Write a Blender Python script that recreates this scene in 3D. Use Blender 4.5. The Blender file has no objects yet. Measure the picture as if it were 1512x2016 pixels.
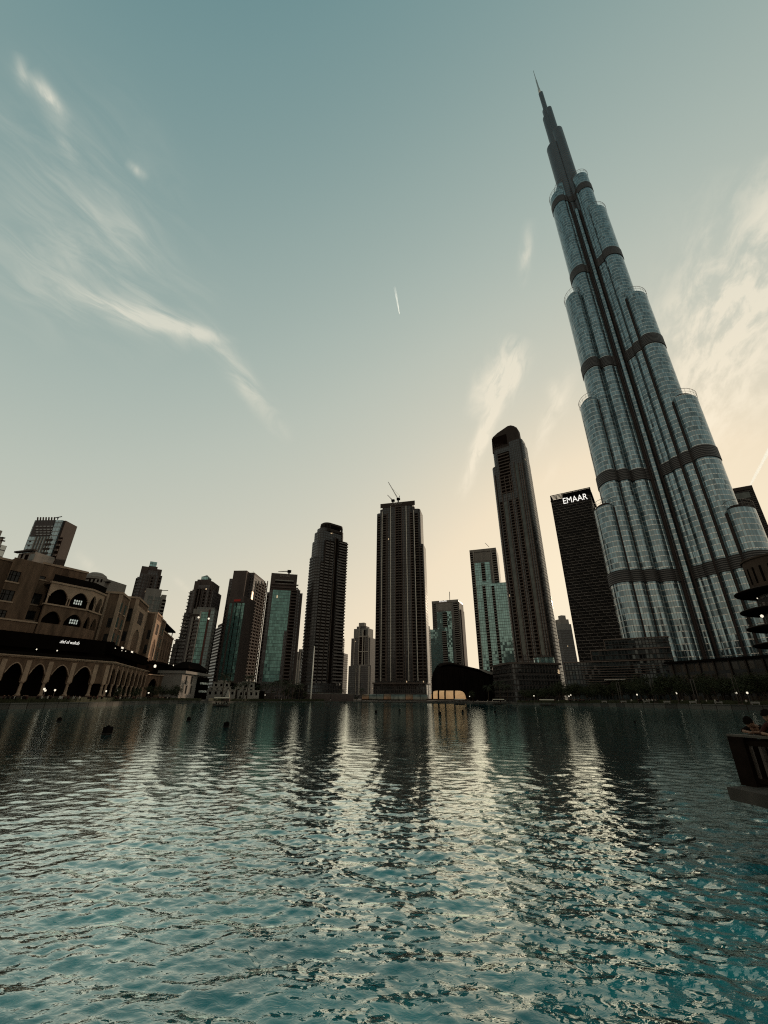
import bpy, bmesh, math, random
import numpy as np
from mathutils import Vector

random.seed(7); rng = np.random.default_rng(7)
SC = bpy.context.scene
COL = SC.collection
R = math.radians

# ------------------------------------------------------------------ camera
CZ, PITCH, ROLL, FPX = 2.7, R(24.3), R(0.4), 812.0      # eye 2.7 m over the water
cam_d = bpy.data.cameras.new('camera'); cam = bpy.data.objects.new('camera', cam_d); COL.objects.link(cam)
cam.location = (0, 0, CZ); cam.rotation_mode = 'QUATERNION'
from mathutils import Matrix
cam.rotation_quaternion = (Matrix.Rotation(PITCH + R(90), 3, 'X') @ Matrix.Rotation(ROLL, 3, 'Z')).to_quaternion()
cam_d.sensor_fit = 'VERTICAL'; cam_d.sensor_height = 24.0; cam_d.lens = 24.0 * FPX / 2016.0
cam_d.clip_start = 0.1; cam_d.clip_end = 60000
SC.camera = cam

def ray(px, py):
    """direction (right, ahead, up) seen at a point of the photograph: used to measure real positions"""
    a, b = px - 756.0, 1008.0 - py
    c, s = math.cos(ROLL), math.sin(ROLL)
    a, b = a * c - b * s, a * s + b * c
    return a, FPX * math.cos(PITCH) - b * math.sin(PITCH), FPX * math.sin(PITCH) + b * math.cos(PITCH)
def at(px, py, Y):
    x, y, z = ray(px, py); k = Y / y
    return Vector((x * k, Y, CZ + z * k))
def on_level(px, py, z):
    x, y, zz = ray(px, py); k = (z - CZ) / zz
    return Vector((x * k, y * k, z))
def direction(px, py):
    return Vector(ray(px, py)).normalized()

# ------------------------------------------------------------------ node helpers
class NT:
    def __init__(s, tree): s.t = tree; tree.nodes.clear()
    def n(s, typ, **kw):
        o = s.t.nodes.new(typ)
        for k, v in kw.items(): setattr(o, k, v)
        return o
    def link(s, a, b): s.t.links.new(a, b)
    def put(s, sock, v):
        if isinstance(v, bpy.types.NodeSocket): s.link(v, sock)
        elif v is not None: sock.default_value = v
    def m(s, op, a, b=None, c=None):
        o = s.n('ShaderNodeMath', operation=op)
        for i, v in enumerate((a, b, c)): s.put(o.inputs[i], v) if v is not None else None
        return o.outputs[0]
    def v(s, op, a, b=None, sc=None):
        o = s.n('ShaderNodeVectorMath', operation=op)
        s.put(o.inputs[0], a)
        if b is not None: s.put(o.inputs[1], b)
        if sc is not None: s.put(o.inputs['Scale'], sc)
        return o.outputs['Value'] if op in ('DOT_PRODUCT', 'LENGTH') else o.outputs[0]
    def mix(s, f, a, b, blend='MIX'):
        o = s.n('ShaderNodeMix', data_type='RGBA', blend_type=blend)
        s.put(o.inputs[0], f); s.put(o.inputs[6], a); s.put(o.inputs[7], b)
        return o.outputs[2]
    def mixf(s, f, a, b):
        o = s.n('ShaderNodeMix', data_type='FLOAT')
        s.put(o.inputs[0], f); s.put(o.inputs[2], a); s.put(o.inputs[3], b)
        return o.outputs[0]
    def xyz(s, a, b, c=0.0):
        o = s.n('ShaderNodeCombineXYZ')
        for i, v in enumerate((a, b, c)): s.put(o.inputs[i], v)
        return o.outputs[0]
    def sep(s, v):
        o = s.n('ShaderNodeSeparateXYZ'); s.put(o.inputs[0], v); return o.outputs
    def noise(s, vec, scale, detail=3, rough=.5, dist=0.0, dim='3D'):
        o = s.n('ShaderNodeTexNoise', noise_dimensions=dim)
        s.put(o.inputs['Vector'], vec); s.put(o.inputs['Scale'], scale); s.put(o.inputs['Detail'], detail)
        s.put(o.inputs['Roughness'], rough); s.put(o.inputs['Distortion'], dist)
        return o.outputs[0]
    def ramp(s, f, pts, interp='LINEAR'):
        o = s.n('ShaderNodeValToRGB'); s.put(o.inputs[0], f); e = o.color_ramp.elements
        o.color_ramp.interpolation = interp
        while len(e) < len(pts): e.new(0.5)
        for el, (p, c) in zip(e, pts):
            el.position = p; el.color = (*c, 1) if len(c) == 3 else c
        return o.outputs[0]
    def maprange(s, v, a, b, c=0.0, d=1.0, smooth=False):
        o = s.n('ShaderNodeMapRange', interpolation_type='SMOOTHSTEP' if smooth else 'LINEAR')
        for i, x in enumerate((v, a, b, c, d)): s.put(o.inputs[i], x)
        return o.outputs[0]

def rgb(c): return (c[0], c[1], c[2], 1.0)

# ------------------------------------------------------------------ sky, sun, exposure
SUN_AZ, SUN_EL = R(33.0), R(11.0)
SC.view_settings.view_transform = 'Standard'; SC.view_settings.look = 'None'
SC.view_settings.exposure = 0.0; SC.view_settings.gamma = 1.0; SC.view_settings.use_curve_mapping = False
SC.cycles.use_denoising = False; SC.cycles.filter_width = 1.15; SC.cycles.sample_clamp_indirect = 4.0
world = bpy.data.worlds.new('World'); SC.world = world; world.use_nodes = True
W = NT(world.node_tree)
sky = W.n('ShaderNodeTexSky', sky_type='NISHITA'); sky.sun_disc = False
sky.sun_elevation = SUN_EL; sky.sun_rotation = SUN_AZ; sky.altitude = 0; sky.air_density = 1.0; sky.dust_density = 2.0; sky.ozone_density = 1.0
co = W.n('ShaderNodeTexCoord').outputs['Generated']
base = sky.outputs[0]
L = W.v('DOT_PRODUCT', base, (.2126, .7152, .0722)); L = W.m('MULTIPLY', L, .1)
zc = W.sep(W.v('NORMALIZE', co))[2]
tt = W.m('ADD', W.m('LOGARITHM', W.m('MAXIMUM', L, .002), 2.0), W.m('SUBTRACT', 1.0, zc))
grade = W.ramp(W.maprange(tt, -4.0, 4.0), [(0.0, (.10, .20, .225)), (.0375, (.13, .25, .27)), (.0625, (.182, .298, .305)), (.125, (.292, .388, .368)), (.19, (.395, .468, .425)),
    (.25, (.485, .53, .465)), (.35, (.61, .605, .505)), (.45, (.755, .685, .535)), (.54, (.885, .755, .56)), (.75, (.97, .83, .61)), (1.0, (1.0, .88, .66))])
base = W.v('SCALE', grade, sc=10.0)
# CLOUDS: thin cirrus at fixed places of the sky, each a soft streak of stretched noise
cdir = W.v('NORMALIZE', co)
wrp = W.m('SUBTRACT', W.noise(cdir, 7.0, 2, .6), .5)
def frame(p0, p1):
    a, b = direction(*p0), direction(*p1); c = ((a + b)/2).normalized(); e1 = (b - a); L = e1.length/2; e1 = (e1 - c*e1.dot(c)).normalized(); return c, e1, c.cross(e1), L
def field(p0, p1, scale, stretch, seed, detail=5, dist=.8):
    c, e1, e2, L = frame(p0, p1); u = W.v('DOT_PRODUCT', cdir, tuple(e1)); v = W.v('DOT_PRODUCT', cdir, tuple(e2))
    return W.noise(W.xyz(W.m('MULTIPLY', u, 1.0/stretch), W.m('ADD', v, W.m('MULTIPLY', wrp, .05)), seed), scale, detail, .62, dist)
FIELDS = [field((110, 560), (545, 840), 24, 4.0, 1.0), field((1010, 690), (922, 945), 40, 2.6, 9.0), field((1500, 430), (1330, 800), 30, 2.0, 13.0, 7, .25)]
def streak(p0, p1, width, amt, f, sharp, warp=1.0):
    c, e1, e2, L = frame(p0, p1); u = W.v('DOT_PRODUCT', cdir, tuple(e1)); v = W.v('DOT_PRODUCT', cdir, tuple(e2)); w = width/900.0
    v2 = W.m('MULTIPLY_ADD', wrp, w*warp*2.0, v)
    m1 = W.m('MAXIMUM', W.m('SUBTRACT', 1.0, W.m('ABSOLUTE', W.m('DIVIDE', u, L*1.3))), 0.0)
    g = W.m('DIVIDE', v2, w); m2 = W.m('EXPONENT', W.m('MULTIPLY', W.m('MULTIPLY', g, g), -1.0))
    m = W.m('MULTIPLY', W.m('MULTIPLY', m1, m2), W.m('GREATER_THAN', W.v('DOT_PRODUCT', cdir, tuple(c)), .2))
    return W.m('MULTIPLY', W.m('MULTIPLY', m, W.maprange(FIELDS[f], sharp[0], sharp[1], 0.0, 1.0, True)), amt)
CL = [((90, 552), (432, 676), 20, 1.6, 0, (.30, .72)), ((260, 622), (430, 672), 10, 1.4, 1, (.22, .68)), ((345, 640), (425, 668), 9, 1.2, 2, (.25, .62)), ((405, 655), (555, 850), 17, 1.0, 0, (.28, .76)),
      ((20, 190), (340, 650), 95, .55, 0, (.28, .85)), ((66, 150), (130, 234), 9, 1.3, 1, (.2, .7)), ((36, 110), (47, 182), 7, .7, 1, (.2, .8)), ((0, 280), (120, 660), 60, .38, 0, (.3, .85)), ((95, 225), (150, 330), 10, .5, 0, (.25, .8)),
      ((215, 505), (360, 670), 17, .6, 0, (.25, .8)), ((252, 320), (288, 350), 6, .6, 1, (.2, .75)), ((150, 1090), (195, 1135), 8, .45, 1, (.2, .75)), ((340, 1135), (385, 1175), 6, .4, 1, (.2, .8)),
      ((1018, 680), (955, 815), 26, 2.3, 1, (.30, .66)), ((992, 755), (915, 960), 12, 2.2, 1, (.2, .66)), ((1005, 700), (985, 760), 20, .9, 2, (.3, .62)), ((955, 705), (935, 820), 16, .7, 2, (.3, .66)),
      ((1125, 735), (1058, 895), 18, .9, 1, (.28, .74)), ((1048, 445), (1025, 555), 9, .8, 1, (.25, .75)), ((1085, 750), (1115, 810), 14, .8, 2, (.3, .66)), ((1100, 900), (1070, 960), 10, .4, 1, (.2, .8)),
      ((1520, 400), (1360, 900), 74, 1.9, 2, (.36, .68)), ((1520, 640), (1400, 760), 46, .8, 2, (.36, .64)), ((1518, 320), (1488, 520), 26, 1.1, 2, (.3, .7)), ((1420, 600), (1335, 790), 30, .8, 2, (.34, .68)), ((1440, 780), (1400, 880), 24, .7, 2, (.33, .68))]
cov = None
for args in CL:
    s_ = streak(*args); cov = s_ if cov is None else W.m('SUBTRACT', 1.0, W.m('MULTIPLY', W.m('SUBTRACT', 1.0, cov), W.m('SUBTRACT', 1.0, s_)))
sunny = W.maprange(tt, -3.0, 1.0)
ccol = W.mix(sunny, (.68, .68, .58, 1), (1.05, .90, .68, 1))
ccol = W.v('SCALE', ccol, sc=10.0)
base = W.mix(W.m('MINIMUM', cov, .9), base, ccol)
bg = W.n('ShaderNodeBackground'); bg.inputs['Strength'].default_value = 0.1
W.link(base, bg.inputs[0])
wo = W.n('ShaderNodeOutputWorld'); W.link(bg.outputs[0], wo.inputs[0])

sun_d = bpy.data.lights.new('sun', 'SUN'); sun = bpy.data.objects.new('sun', sun_d); COL.objects.link(sun)
sun_d.energy = 2.5; sun_d.angle = R(0.5); sun_d.color = (1.0, 0.82, 0.6)
sdir = Vector((math.sin(SUN_AZ) * math.cos(SUN_EL), math.cos(SUN_AZ) * math.cos(SUN_EL), math.sin(SUN_EL)))
sun.rotation_mode = 'QUATERNION'; sun.rotation_quaternion = sdir.to_track_quat('Z', 'Y')
sun.location = sdir * 4000
# ------------------------------------------------------------------ mesh helpers
LOC = {}
class MB:
    """collects faces with uv in metres; build() links them as ONE mesh object"""
    def __init__(s): s.v, s.f, s.uv, s.sm = [], [], [], []
    def face(s, pts, uvs=None, smooth=False):
        i = len(s.v); s.v += [tuple(p) for p in pts]; s.f.append(tuple(range(i, i + len(pts))))
        s.uv.append(uvs if uvs else [(0.0, 0.0)] * len(pts)); s.sm.append(smooth)
    def grid(s, rows, uvs=None, closed=False, smooth=False):
        """rows: list of equal-length point lists, shared vertices"""
        base = len(s.v); n = len(rows[0])
        for r in rows: s.v += [tuple(p) for p in r]
        for j in range(len(rows) - 1):
            for i in range(n if closed else n - 1):
                k = (i + 1) % n
                s.f.append((base + j*n + i, base + j*n + k, base + (j+1)*n + k, base + (j+1)*n + i))
                if uvs:
                    u = uvs[j]; w = uvs[j+1]
                    uk = u[i+1] if i + 1 < len(u) else u[k]; wk = w[i+1] if i + 1 < len(w) else w[k]
                    s.uv.append([u[i], uk, wk, w[i]])
                else: s.uv.append([(0.0, 0.0)] * 4)
                s.sm.append(smooth)
    def cap(s, pts, flip=False):
        p = [tuple(q) for q in pts]
        s.face(p[::-1] if flip else p, [(q[0], q[1]) for q in (p[::-1] if flip else p)])
    def loft(s, polys, smooth=False, caps=True):
        """polys: list of closed rings [(x,y,z)..] with the same count; uv = (perimeter, running height)"""
        us = []; 
        for p in polys:
            acc = [0.0]
            for i in range(len(p)):
                a, b = p[i], p[(i + 1) % len(p)]
                acc.append(acc[-1] + math.hypot(a[0]-b[0], a[1]-b[1]))
            us.append([(u, q[2]) for u, q in zip(acc, list(p) + [p[0]])])
        s.grid(polys, us, True, smooth)
        if caps: s.cap(polys[0], True); s.cap(polys[-1])
    def prism(s, poly, z0, z1, smooth=False, caps=True):
        s.loft([[(x, y, z0) for x, y in poly], [(x, y, z1) for x, y in poly]], smooth, caps)
    def ledged(s, poly, z0, z1, fh=3.6, d=.5, t=.5):
        """one connected prism whose wall steps out in a slab edge at every floor"""
        out = offset(poly, d); rings = [[(x, y, z0) for x, y in poly]]; z = z0 + fh
        while z + t < z1:
            for P, zz in ((poly, z), (out, z), (out, z + t), (poly, z + t)): rings.append([(x, y, zz) for x, y in P])
            z += fh
        rings.append([(x, y, z1) for x, y in poly]); s.loft(rings)
    def box(s, lo, hi):
        x0, y0, z0 = lo; x1, y1, z1 = hi
        s.prism([(x0, y0), (x1, y0), (x1, y1), (x0, y1)], z0, z1)
    def tube(s, pts, rads, n=8, smooth=True, caps=True):
        rows = []; pts = [Vector(p) for p in pts]
        if not isinstance(rads, (list, tuple)): rads = [rads] * len(pts)
        for i, p in enumerate(pts):
            d = (pts[min(i+1, len(pts)-1)] - pts[max(i-1, 0)]).normalized()
            a = d.cross(Vector((0, 0, 1)))
            if a.length < 1e-3: a = Vector((1, 0, 0))
            a.normalize(); b = d.cross(a)
            rows.append([tuple(p + (a*math.cos(2*math.pi*k/n) + b*math.sin(2*math.pi*k/n)) * rads[i]) for k in range(n)])
        rows = [r[::-1] for r in rows]
        s.grid(rows, None, True, smooth)
        if caps: s.cap(rows[0], True); s.cap(rows[-1])
    def lathe(s, c, prof, n=24, smooth=True):
        rings = [[(c[0] + r*math.cos(2*math.pi*k/n), c[1] + r*math.sin(2*math.pi*k/n), c[2] + z) for k in range(n)] for r, z in prof]
        s.loft(rings, smooth)
    def extrude(s, outline, depth):
        """outline: 3-D points of a (possibly concave) flat face, pushed back by the vector depth"""
        d = Vector(depth); a = [Vector(p) for p in outline]; b = [p + d for p in a]; n = len(a)
        cu = lambda L: [(math.hypot(p[0]-a[0][0], p[1]-a[0][1]), p[2]) for p in L]
        s.face(a, cu(a)); s.face(b[::-1], cu(b[::-1]))
        for i in range(n):
            k = (i + 1) % n
            s.face((a[k], a[i], b[i], b[k]), [(0, a[k][2]), (0, a[i][2]), (d.length, b[i][2]), (d.length, b[k][2])])
    def build(s, name, mat, parent=None, weld=True, label=None):
        off = LOC.get(parent, Vector((0, 0, 0))) if parent else Vector((0, 0, 0))
        me = bpy.data.meshes.new(name)
        me.from_pydata([(x - off[0], y - off[1], z - off[2]) for x, y, z in s.v], [], s.f)
        uv = me.uv_layers.new(name='UVMap')
        flat = [c for f in s.uv for p in f for c in p[:2]]
        uv.data.foreach_set('uv', flat)
        me.polygons.foreach_set('use_smooth', s.sm)
        if weld:
            bm = bmesh.new(); bm.from_mesh(me); bmesh.ops.remove_doubles(bm, verts=bm.verts, dist=1e-4)
            bm.to_mesh(me); bm.free()
        if mat: me.materials.append(mat)
        o = bpy.data.objects.new(name, me); COL.objects.link(o)
        if parent: o.parent = parent
        LOC[o] = Vector(off)
        if label: o['label'] = label
        return o

def offset(poly, d):
    """grow a counter-clockwise polygon by d"""
    n = len(poly); out = []
    for i in range(n):
        p0, p1, p2 = Vector(poly[i-1]), Vector(poly[i]), Vector(poly[(i+1) % n])
        e1 = (p1 - p0).normalized(); e2 = (p2 - p1).normalized()
        n1 = Vector((e1.y, -e1.x)); n2 = Vector((e2.y, -e2.x)); m = n1 + n2
        if m.length < 1e-4: m = n1
        m.normalize(); k = d / max(.5, m.dot(n1))
        out.append((p1.x + m.x*k, p1.y + m.y*k))
    return out

def tag(o, label=None, cat=None, group=None, kind=None):
    if label: o['label'] = label
    if cat: o['category'] = cat
    if group: o['group'] = group
    if kind: o['kind'] = kind
    return o
def thing(name, label, cat, loc=(0, 0, 0), group=None):
    o = bpy.data.objects.new(name, None); COL.objects.link(o); o.location = loc; LOC[o] = Vector(loc)
    o.empty_display_size = 1.0
    return tag(o, label, cat, group)
def structure(name, mb, mat, **kw): return tag(mb.build(name, mat, **kw), kind='structure')
KIDS = {}
def copy_tree(o, loc=None, rz=None, scale=None, label=None, parent=None):
    c = o.copy(); COL.objects.link(c)
    if parent: c.parent = parent
    if loc is not None: c.location = loc
    if rz is not None: c.rotation_euler = (0, 0, rz)
    if scale is not None: c.scale = scale if hasattr(scale, '__len__') else (scale,)*3
    if label: c['label'] = label
    for ch in list(o.children): copy_tree(ch, parent=c)
    return c

def ogive(t): return .86*(1 - (1 - t)**2.3) + .14*t

class Plane:
    """a real upright plane from ground point A to B; u along it, n away behind it"""
    def __init__(s, A, B):
        s.A = Vector((A[0], A[1], 0)); d = Vector((B[0]-A[0], B[1]-A[1], 0)); s.len = d.length
        s.e = d.normalized(); s.n = Vector((-s.e.y, s.e.x, 0))
    def pt(s, u, n, z): 
        p = s.A + s.e*u + s.n*n; return (p.x, p.y, z)
    def xy(s, u, n): p = s.A + s.e*u + s.n*n; return (p.x, p.y)
    def uz(s, px, py, n=0.0):
        r = ray(px, py); P = s.A + s.n*n
        k = P.dot(s.n) / (r[0]*s.n.x + r[1]*s.n.y)
        q = Vector((r[0]*k, r[1]*k, 0)); return (q - s.A).dot(s.e), CZ + r[2]*k
    def u(s, px, py, n=0.0): return s.uz(px, py, n)[0]
    def z(s, px, py, n=0.0): return s.uz(px, py, n)[1]
    def rect(s, u0, u1, n0, n1): return [s.xy(u0, n0), s.xy(u1, n0), s.xy(u1, n1), s.xy(u0, n1)]
    def rrect(s, u0, u1, n0, n1, r, k=4):
        pts = []
        for (cu, cn, a0) in ((u0+r, n0+r, 180), (u1-r, n0+r, 270), (u1-r, n1-r, 0), (u0+r, n1-r, 90)):
            for i in range(k+1):
                a = R(a0 + 90*i/k); pts.append(s.xy(cu + r*math.cos(a), cn + r*math.sin(a)))
        return pts
    def box(s, mb, u0, u1, n0, n1, z0, z1): mb.prism(s.rect(u0, u1, n0, n1), z0, z1)
    def arch_wall(s, mb, u0, u1, z0, z1, n0, n1, holes):
        """wall strip with pointed arch openings rising from its foot; holes: (centre, width, spring z, apex z)"""
        out = [(u0, z1), (u0, z0)]
        for (c, w, zs, za) in sorted(holes):
            h = za - zs; out.append((c - w/2, z0)); K = 7
            for i in range(K + 1): t = i/K; out.append((c - w/2*(1-t), zs + h*ogive(t)))
            for i in range(K - 1, -1, -1): t = i/K; out.append((c + w/2*(1-t), zs + h*ogive(t)))
            out.append((c + w/2, z0))
        out += [(u1, z0), (u1, z1)]
        a = [s.pt(u, n0, z) for u, z in out]
        mb.extrude(a, s.n*(n1-n0))
    def window_wall(s, mb, u0, u1, z0, z1, n0, n1, holes):
        """wall slab with rectangular openings (u0,u1,z0,z1), reveals included"""
        us = sorted({u0, u1, *[h[0] for h in holes], *[h[1] for h in holes]}); zs = sorted({z0, z1, *[h[2] for h in holes], *[h[3] for h in holes]})
        inside = lambda u, z: any(h[0] < u < h[1] and h[2] < z < h[3] for h in holes)
        for i in range(len(us)-1):
            for j in range(len(zs)-1):
                if inside((us[i]+us[i+1])/2, (zs[j]+zs[j+1])/2): continue
                q = [(us[i], zs[j]), (us[i+1], zs[j]), (us[i+1], zs[j+1]), (us[i], zs[j+1])]
                mb.face([s.pt(u, n0, z) for u, z in q], q)
        for h in holes:
            q = [(h[0], h[2]), (h[1], h[2]), (h[1], h[3]), (h[0], h[3])]
            for i in range(4):
                a, b = q[i], q[(i+1) % 4]
                mb.face([s.pt(a[0], n0, a[1]), s.pt(a[0], n1, a[1]), s.pt(b[0], n1, b[1]), s.pt(b[0], n0, b[1])])
        # sides, top and back
        for a, b in (((u0, z0), (u0, z1)), ((u0, z1), (u1, z1)), ((u1, z1), (u1, z0))):
            mb.face([s.pt(a[0], n0, a[1]), s.pt(b[0], n0, b[1]), s.pt(b[0], n1, b[1]), s.pt(a[0], n1, a[1])])
    def comb(s, mb, u0, u1, z0, z1, fh, proud, t, n0=0.0):
        """connected stack of balconies: parapets proud of the wall, gaps between"""
        prof = [(n0 + .05, z0)]; z = z0
        while z + t <= z1:
            prof += [(n0 + .05, z), (n0 - proud, z), (n0 - proud, z + t), (n0 + .05, z + t)]; z += fh
        rows = [[s.pt(u, n, zz) for n, zz in prof] for u in (u1, u0)]
        mb.grid(rows, [[(u, zz) for n, zz in prof] for u in (u1, u0)])
        z = z0
        while z + t <= z1:
            for u, fl in ((u0, True), (u1, False)):
                q = [s.pt(u, n0 + .05, z), s.pt(u, n0 + .05, z + t), s.pt(u, n0 - proud, z + t), s.pt(u, n0 - proud, z)]
                mb.face(q[::-1] if fl else q)
            z += fh

def faced(pL, pR, Y):
    """plane whose level top edge is seen from pL to pR, its left end Y metres ahead"""
    a = at(*pL, Y); r = ray(*pR); k = (a.z - CZ) / r[2]
    return Plane((a.x, a.y), (r[0]*k, r[1]*k)), a.z

# ------------------------------------------------------------------ materials
MATS = {}; ALB = 1.0; WARM = (1.12, .95, .86)      # warm tint in every albedo, for reddish shade under the teal sky
def plain(name, col, rough=.8, metal=0.0, spec=.12, vary=.25, scale=.15, streak=False, emit=None, estr=1.0):
    if name in MATS: return MATS[name]
    col = [x*ALB*w for x, w in zip(col, WARM)]
    if max(col) < .02: spec = 0.0
    m = bpy.data.materials.new(name); m.use_nodes = True; T = NT(m.node_tree)
    b = T.n('ShaderNodeBsdfPrincipled'); o = T.n('ShaderNodeOutputMaterial'); T.link(b.outputs[0], o.inputs[0])
    c = T.n('ShaderNodeTexCoord').outputs['Object']
    if streak: c = T.v('MULTIPLY', c, (1, 1, .18))
    nz = T.noise(c, scale, 5, .6)
    f = T.maprange(nz, .3, .7)
    T.put(b.inputs['Base Color'], T.mix(f, rgb([x*(1-vary) for x in col]), rgb([x*(1+vary) for x in col])))
    b.inputs['Roughness'].default_value = rough; b.inputs['Metallic'].default_value = metal
    b.inputs['Specular IOR Level'].default_value = spec
    if emit: b.inputs['Emission Color'].default_value = rgb(emit); b.inputs['Emission Strength'].default_value = estr
    MATS[name] = m; return m

def facade(name, wall, glass, fh=3.6, bw=3.0, fx=.25, fz=.3, grough=.1, gmetal=.0, wrough=.7, vary=.5, jit=.012, spec=.5, wmetal=0.0, fin=None, lit=0.0):
    """window grid in metres: wall bands between panes, every pane a little different"""
    if name in MATS: return MATS[name]
    m = bpy.data.materials.new(name); m.use_nodes = True; T = NT(m.node_tree)
    b = T.n('ShaderNodeBsdfPrincipled'); o = T.n('ShaderNodeOutputMaterial'); T.link(b.outputs[0], o.inputs[0])
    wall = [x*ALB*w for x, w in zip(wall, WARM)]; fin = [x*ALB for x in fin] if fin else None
    if gmetal == 0: glass = [x*ALB for x in glass]
    uv = T.n('ShaderNodeTexCoord').outputs['UV']; s = T.sep(uv)
    U, V = T.m('DIVIDE', s[0], bw), T.m('DIVIDE', s[1], fh)
    a = T.m('GREATER_THAN', T.m('FRACT', U), fx); c = T.m('GREATER_THAN', T.m('FRACT', V), fz)
    g = T.m('MULTIPLY', a, c)
    wn = T.n('ShaderNodeTexWhiteNoise', noise_dimensions='2D'); T.link(T.xyz(T.m('FLOOR', U), T.m('FLOOR', V)), wn.inputs[0])
    val = wn.outputs[0]
    gc = T.mix(val, rgb([x*(1-vary) for x in glass]), rgb([min(1, x*(1+vary)) for x in glass]))
    big = T.maprange(T.noise(T.n('ShaderNodeTexCoord').outputs['Object'], .05, 4, .6), .3, .7, .75, 1.25)
    wc = T.v('MULTIPLY', rgb(wall)[:3], T.xyz(big, big, big))
    if fin:                                   # upright strips of their own colour
        wc = T.mix(a, rgb(fin), wc)
    T.put(b.inputs['Base Color'], T.mix(g, wc, gc))
    T.put(b.inputs['Roughness'], T.mixf(g, wrough, grough)); T.put(b.inputs['Metallic'], T.mixf(g, wmetal, gmetal))
    b.inputs['Specular IOR Level'].default_value = spec
    nr = T.n('ShaderNodeNewGeometry').outputs['Normal']
    k = T.v('SCALE', T.v('SUBTRACT', wn.outputs[1], (.5, .5, .5)), sc=T.m('MULTIPLY', g, jit*2))
    T.put(b.inputs['Normal'], T.v('NORMALIZE', T.v('ADD', nr, k)))
    if lit > 0:
        T.put(b.inputs['Emission Color'], rgb((1.0, .72, .42)))
        wn2 = T.n('ShaderNodeTexWhiteNoise', noise_dimensions='2D'); T.link(T.xyz(T.m('ADD', T.m('FLOOR', U), 31.0), T.m('FLOOR', V)), wn2.inputs[0])
        T.put(b.inputs['Emission Strength'], T.m('MULTIPLY', T.m('MULTIPLY', T.m('GREATER_THAN', wn2.outputs[0], 1 - lit), g), .5))
    MATS[name] = m; return m

def lettering(word, size, mat, parent, origin, xdir, updir, name='lettering', thick=.05, shear=0.0, width=None, thin=0.0):
    cu = bpy.data.curves.new(name, 'FONT'); cu.body = word; cu.size = size; cu.extrude = thick; cu.align_x = 'LEFT'; cu.shear = shear; cu.offset = -thin
    t = bpy.data.objects.new(name, cu); COL.objects.link(t)
    dg = bpy.context.evaluated_depsgraph_get(); dg.update()
    me = bpy.data.meshes.new_from_object(t.evaluated_get(dg)); bpy.data.objects.remove(t)
    xs = [v.co.x for v in me.vertices]; w = max(xs) - min(xs)
    X = Vector(xdir).normalized(); Z = Vector(updir).normalized(); N = X.cross(Z)
    k = (width / w) if width else 1.0; off = LOC.get(parent, Vector((0, 0, 0)))
    for v in me.vertices:
        p = Vector(origin) + X*((v.co.x - min(xs))*k) + Z*v.co.y + N*v.co.z - off
        v.co = p
    me.materials.clear(); me.materials.append(mat)
    o = bpy.data.objects.new(name, me); COL.objects.link(o); o.parent = parent; LOC[o] = Vector(off); return o
# ------------------------------------------------------------------ lake
SHORE = [(-180, 60), (-100, 60), (-75, 62), (-60, 78), (-50, 100), (-44, 116), (-39.9, 126), (-35.9, 136), (-31.6, 156), (-28.8, 176), (-26.8, 206), (-22.6, 242), (-20.4, 264), (-15.8, 300), (-6.6, 322),
         (3.0, 318), (9.3, 292), (15.4, 272), (21.2, 240), (23.9, 228), (29.1, 205), (34.6, 190), (39.0, 181), (43, 172), (50, 150), (62, 120), (80, 90), (110, 60), (180, 60)]
def shore_r(az): return float(np.interp(az, [a for a, r in SHORE], [r for a, r in SHORE]))
def quay_z(az): return float(np.interp(az, [-60, -25, -18, 10, 22, 30, 60], [1.35, 1.2, .55, .55, 1.2, 1.6, 1.5]))
def shore_pt(az, dr=0.0): r = shore_r(az) + dr; return (r*math.sin(R(az)), r*math.cos(R(az)))

def water_material():
    m = bpy.data.materials.new('lake water'); m.use_nodes = True; T = NT(m.node_tree)
    o = T.n('ShaderNodeOutputMaterial')
    P = T.n('ShaderNodeNewGeometry').outputs['Position']
    flat = T.v('MULTIPLY', P, (1, 1, 0)); d = T.v('LENGTH', flat)
    st = T.v('MULTIPLY', P, (.75, 1.3, 0))
    fine = T.noise(st, 7.0, 3, .55, .5); mid = T.noise(st, 2.4, 4, .6, .6); far = T.maprange(d, 18, 60, 0, 1, True)
    h = T.m('ADD', T.m('MULTIPLY', fine, T.mixf(far, .0105, .0022)), T.m('MULTIPLY', mid, T.m('MULTIPLY', far, .021)))
    bp = T.n('ShaderNodeBump'); bp.inputs['Strength'].default_value = 1.0; bp.inputs['Distance'].default_value = 1.0; T.link(h, bp.inputs['Height'])
    big = T.noise(flat, .35, 4, .6)
    df = T.n('ShaderNodeBsdfDiffuse'); T.put(df.inputs[0], T.mix(T.maprange(big, .35, .65), (.002, .130, .148, 1), (.008, .250, .262, 1)))
    T.link(bp.outputs[0], df.inputs['Normal'])
    gl = T.n('ShaderNodeBsdfGlossy'); gl.inputs['Roughness'].default_value = .03; gl.inputs[0].default_value = (.90, .97, .93, 1); T.link(bp.outputs[0], gl.inputs['Normal'])
    fr = T.n('ShaderNodeFresnel'); fr.inputs['IOR'].default_value = 1.34; T.link(bp.outputs[0], fr.inputs['Normal'])
    mx = T.n('ShaderNodeMixShader'); T.put(mx.inputs[0], T.m('MINIMUM', T.m('MULTIPLY', T.m('POWER', fr.outputs[0], 1.2), 5.6), .97))
    T.link(df.outputs[0], mx.inputs[1]); T.link(gl.outputs[0], mx.inputs[2]); T.link(mx.outputs[0], o.inputs[0])
    return m

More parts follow.
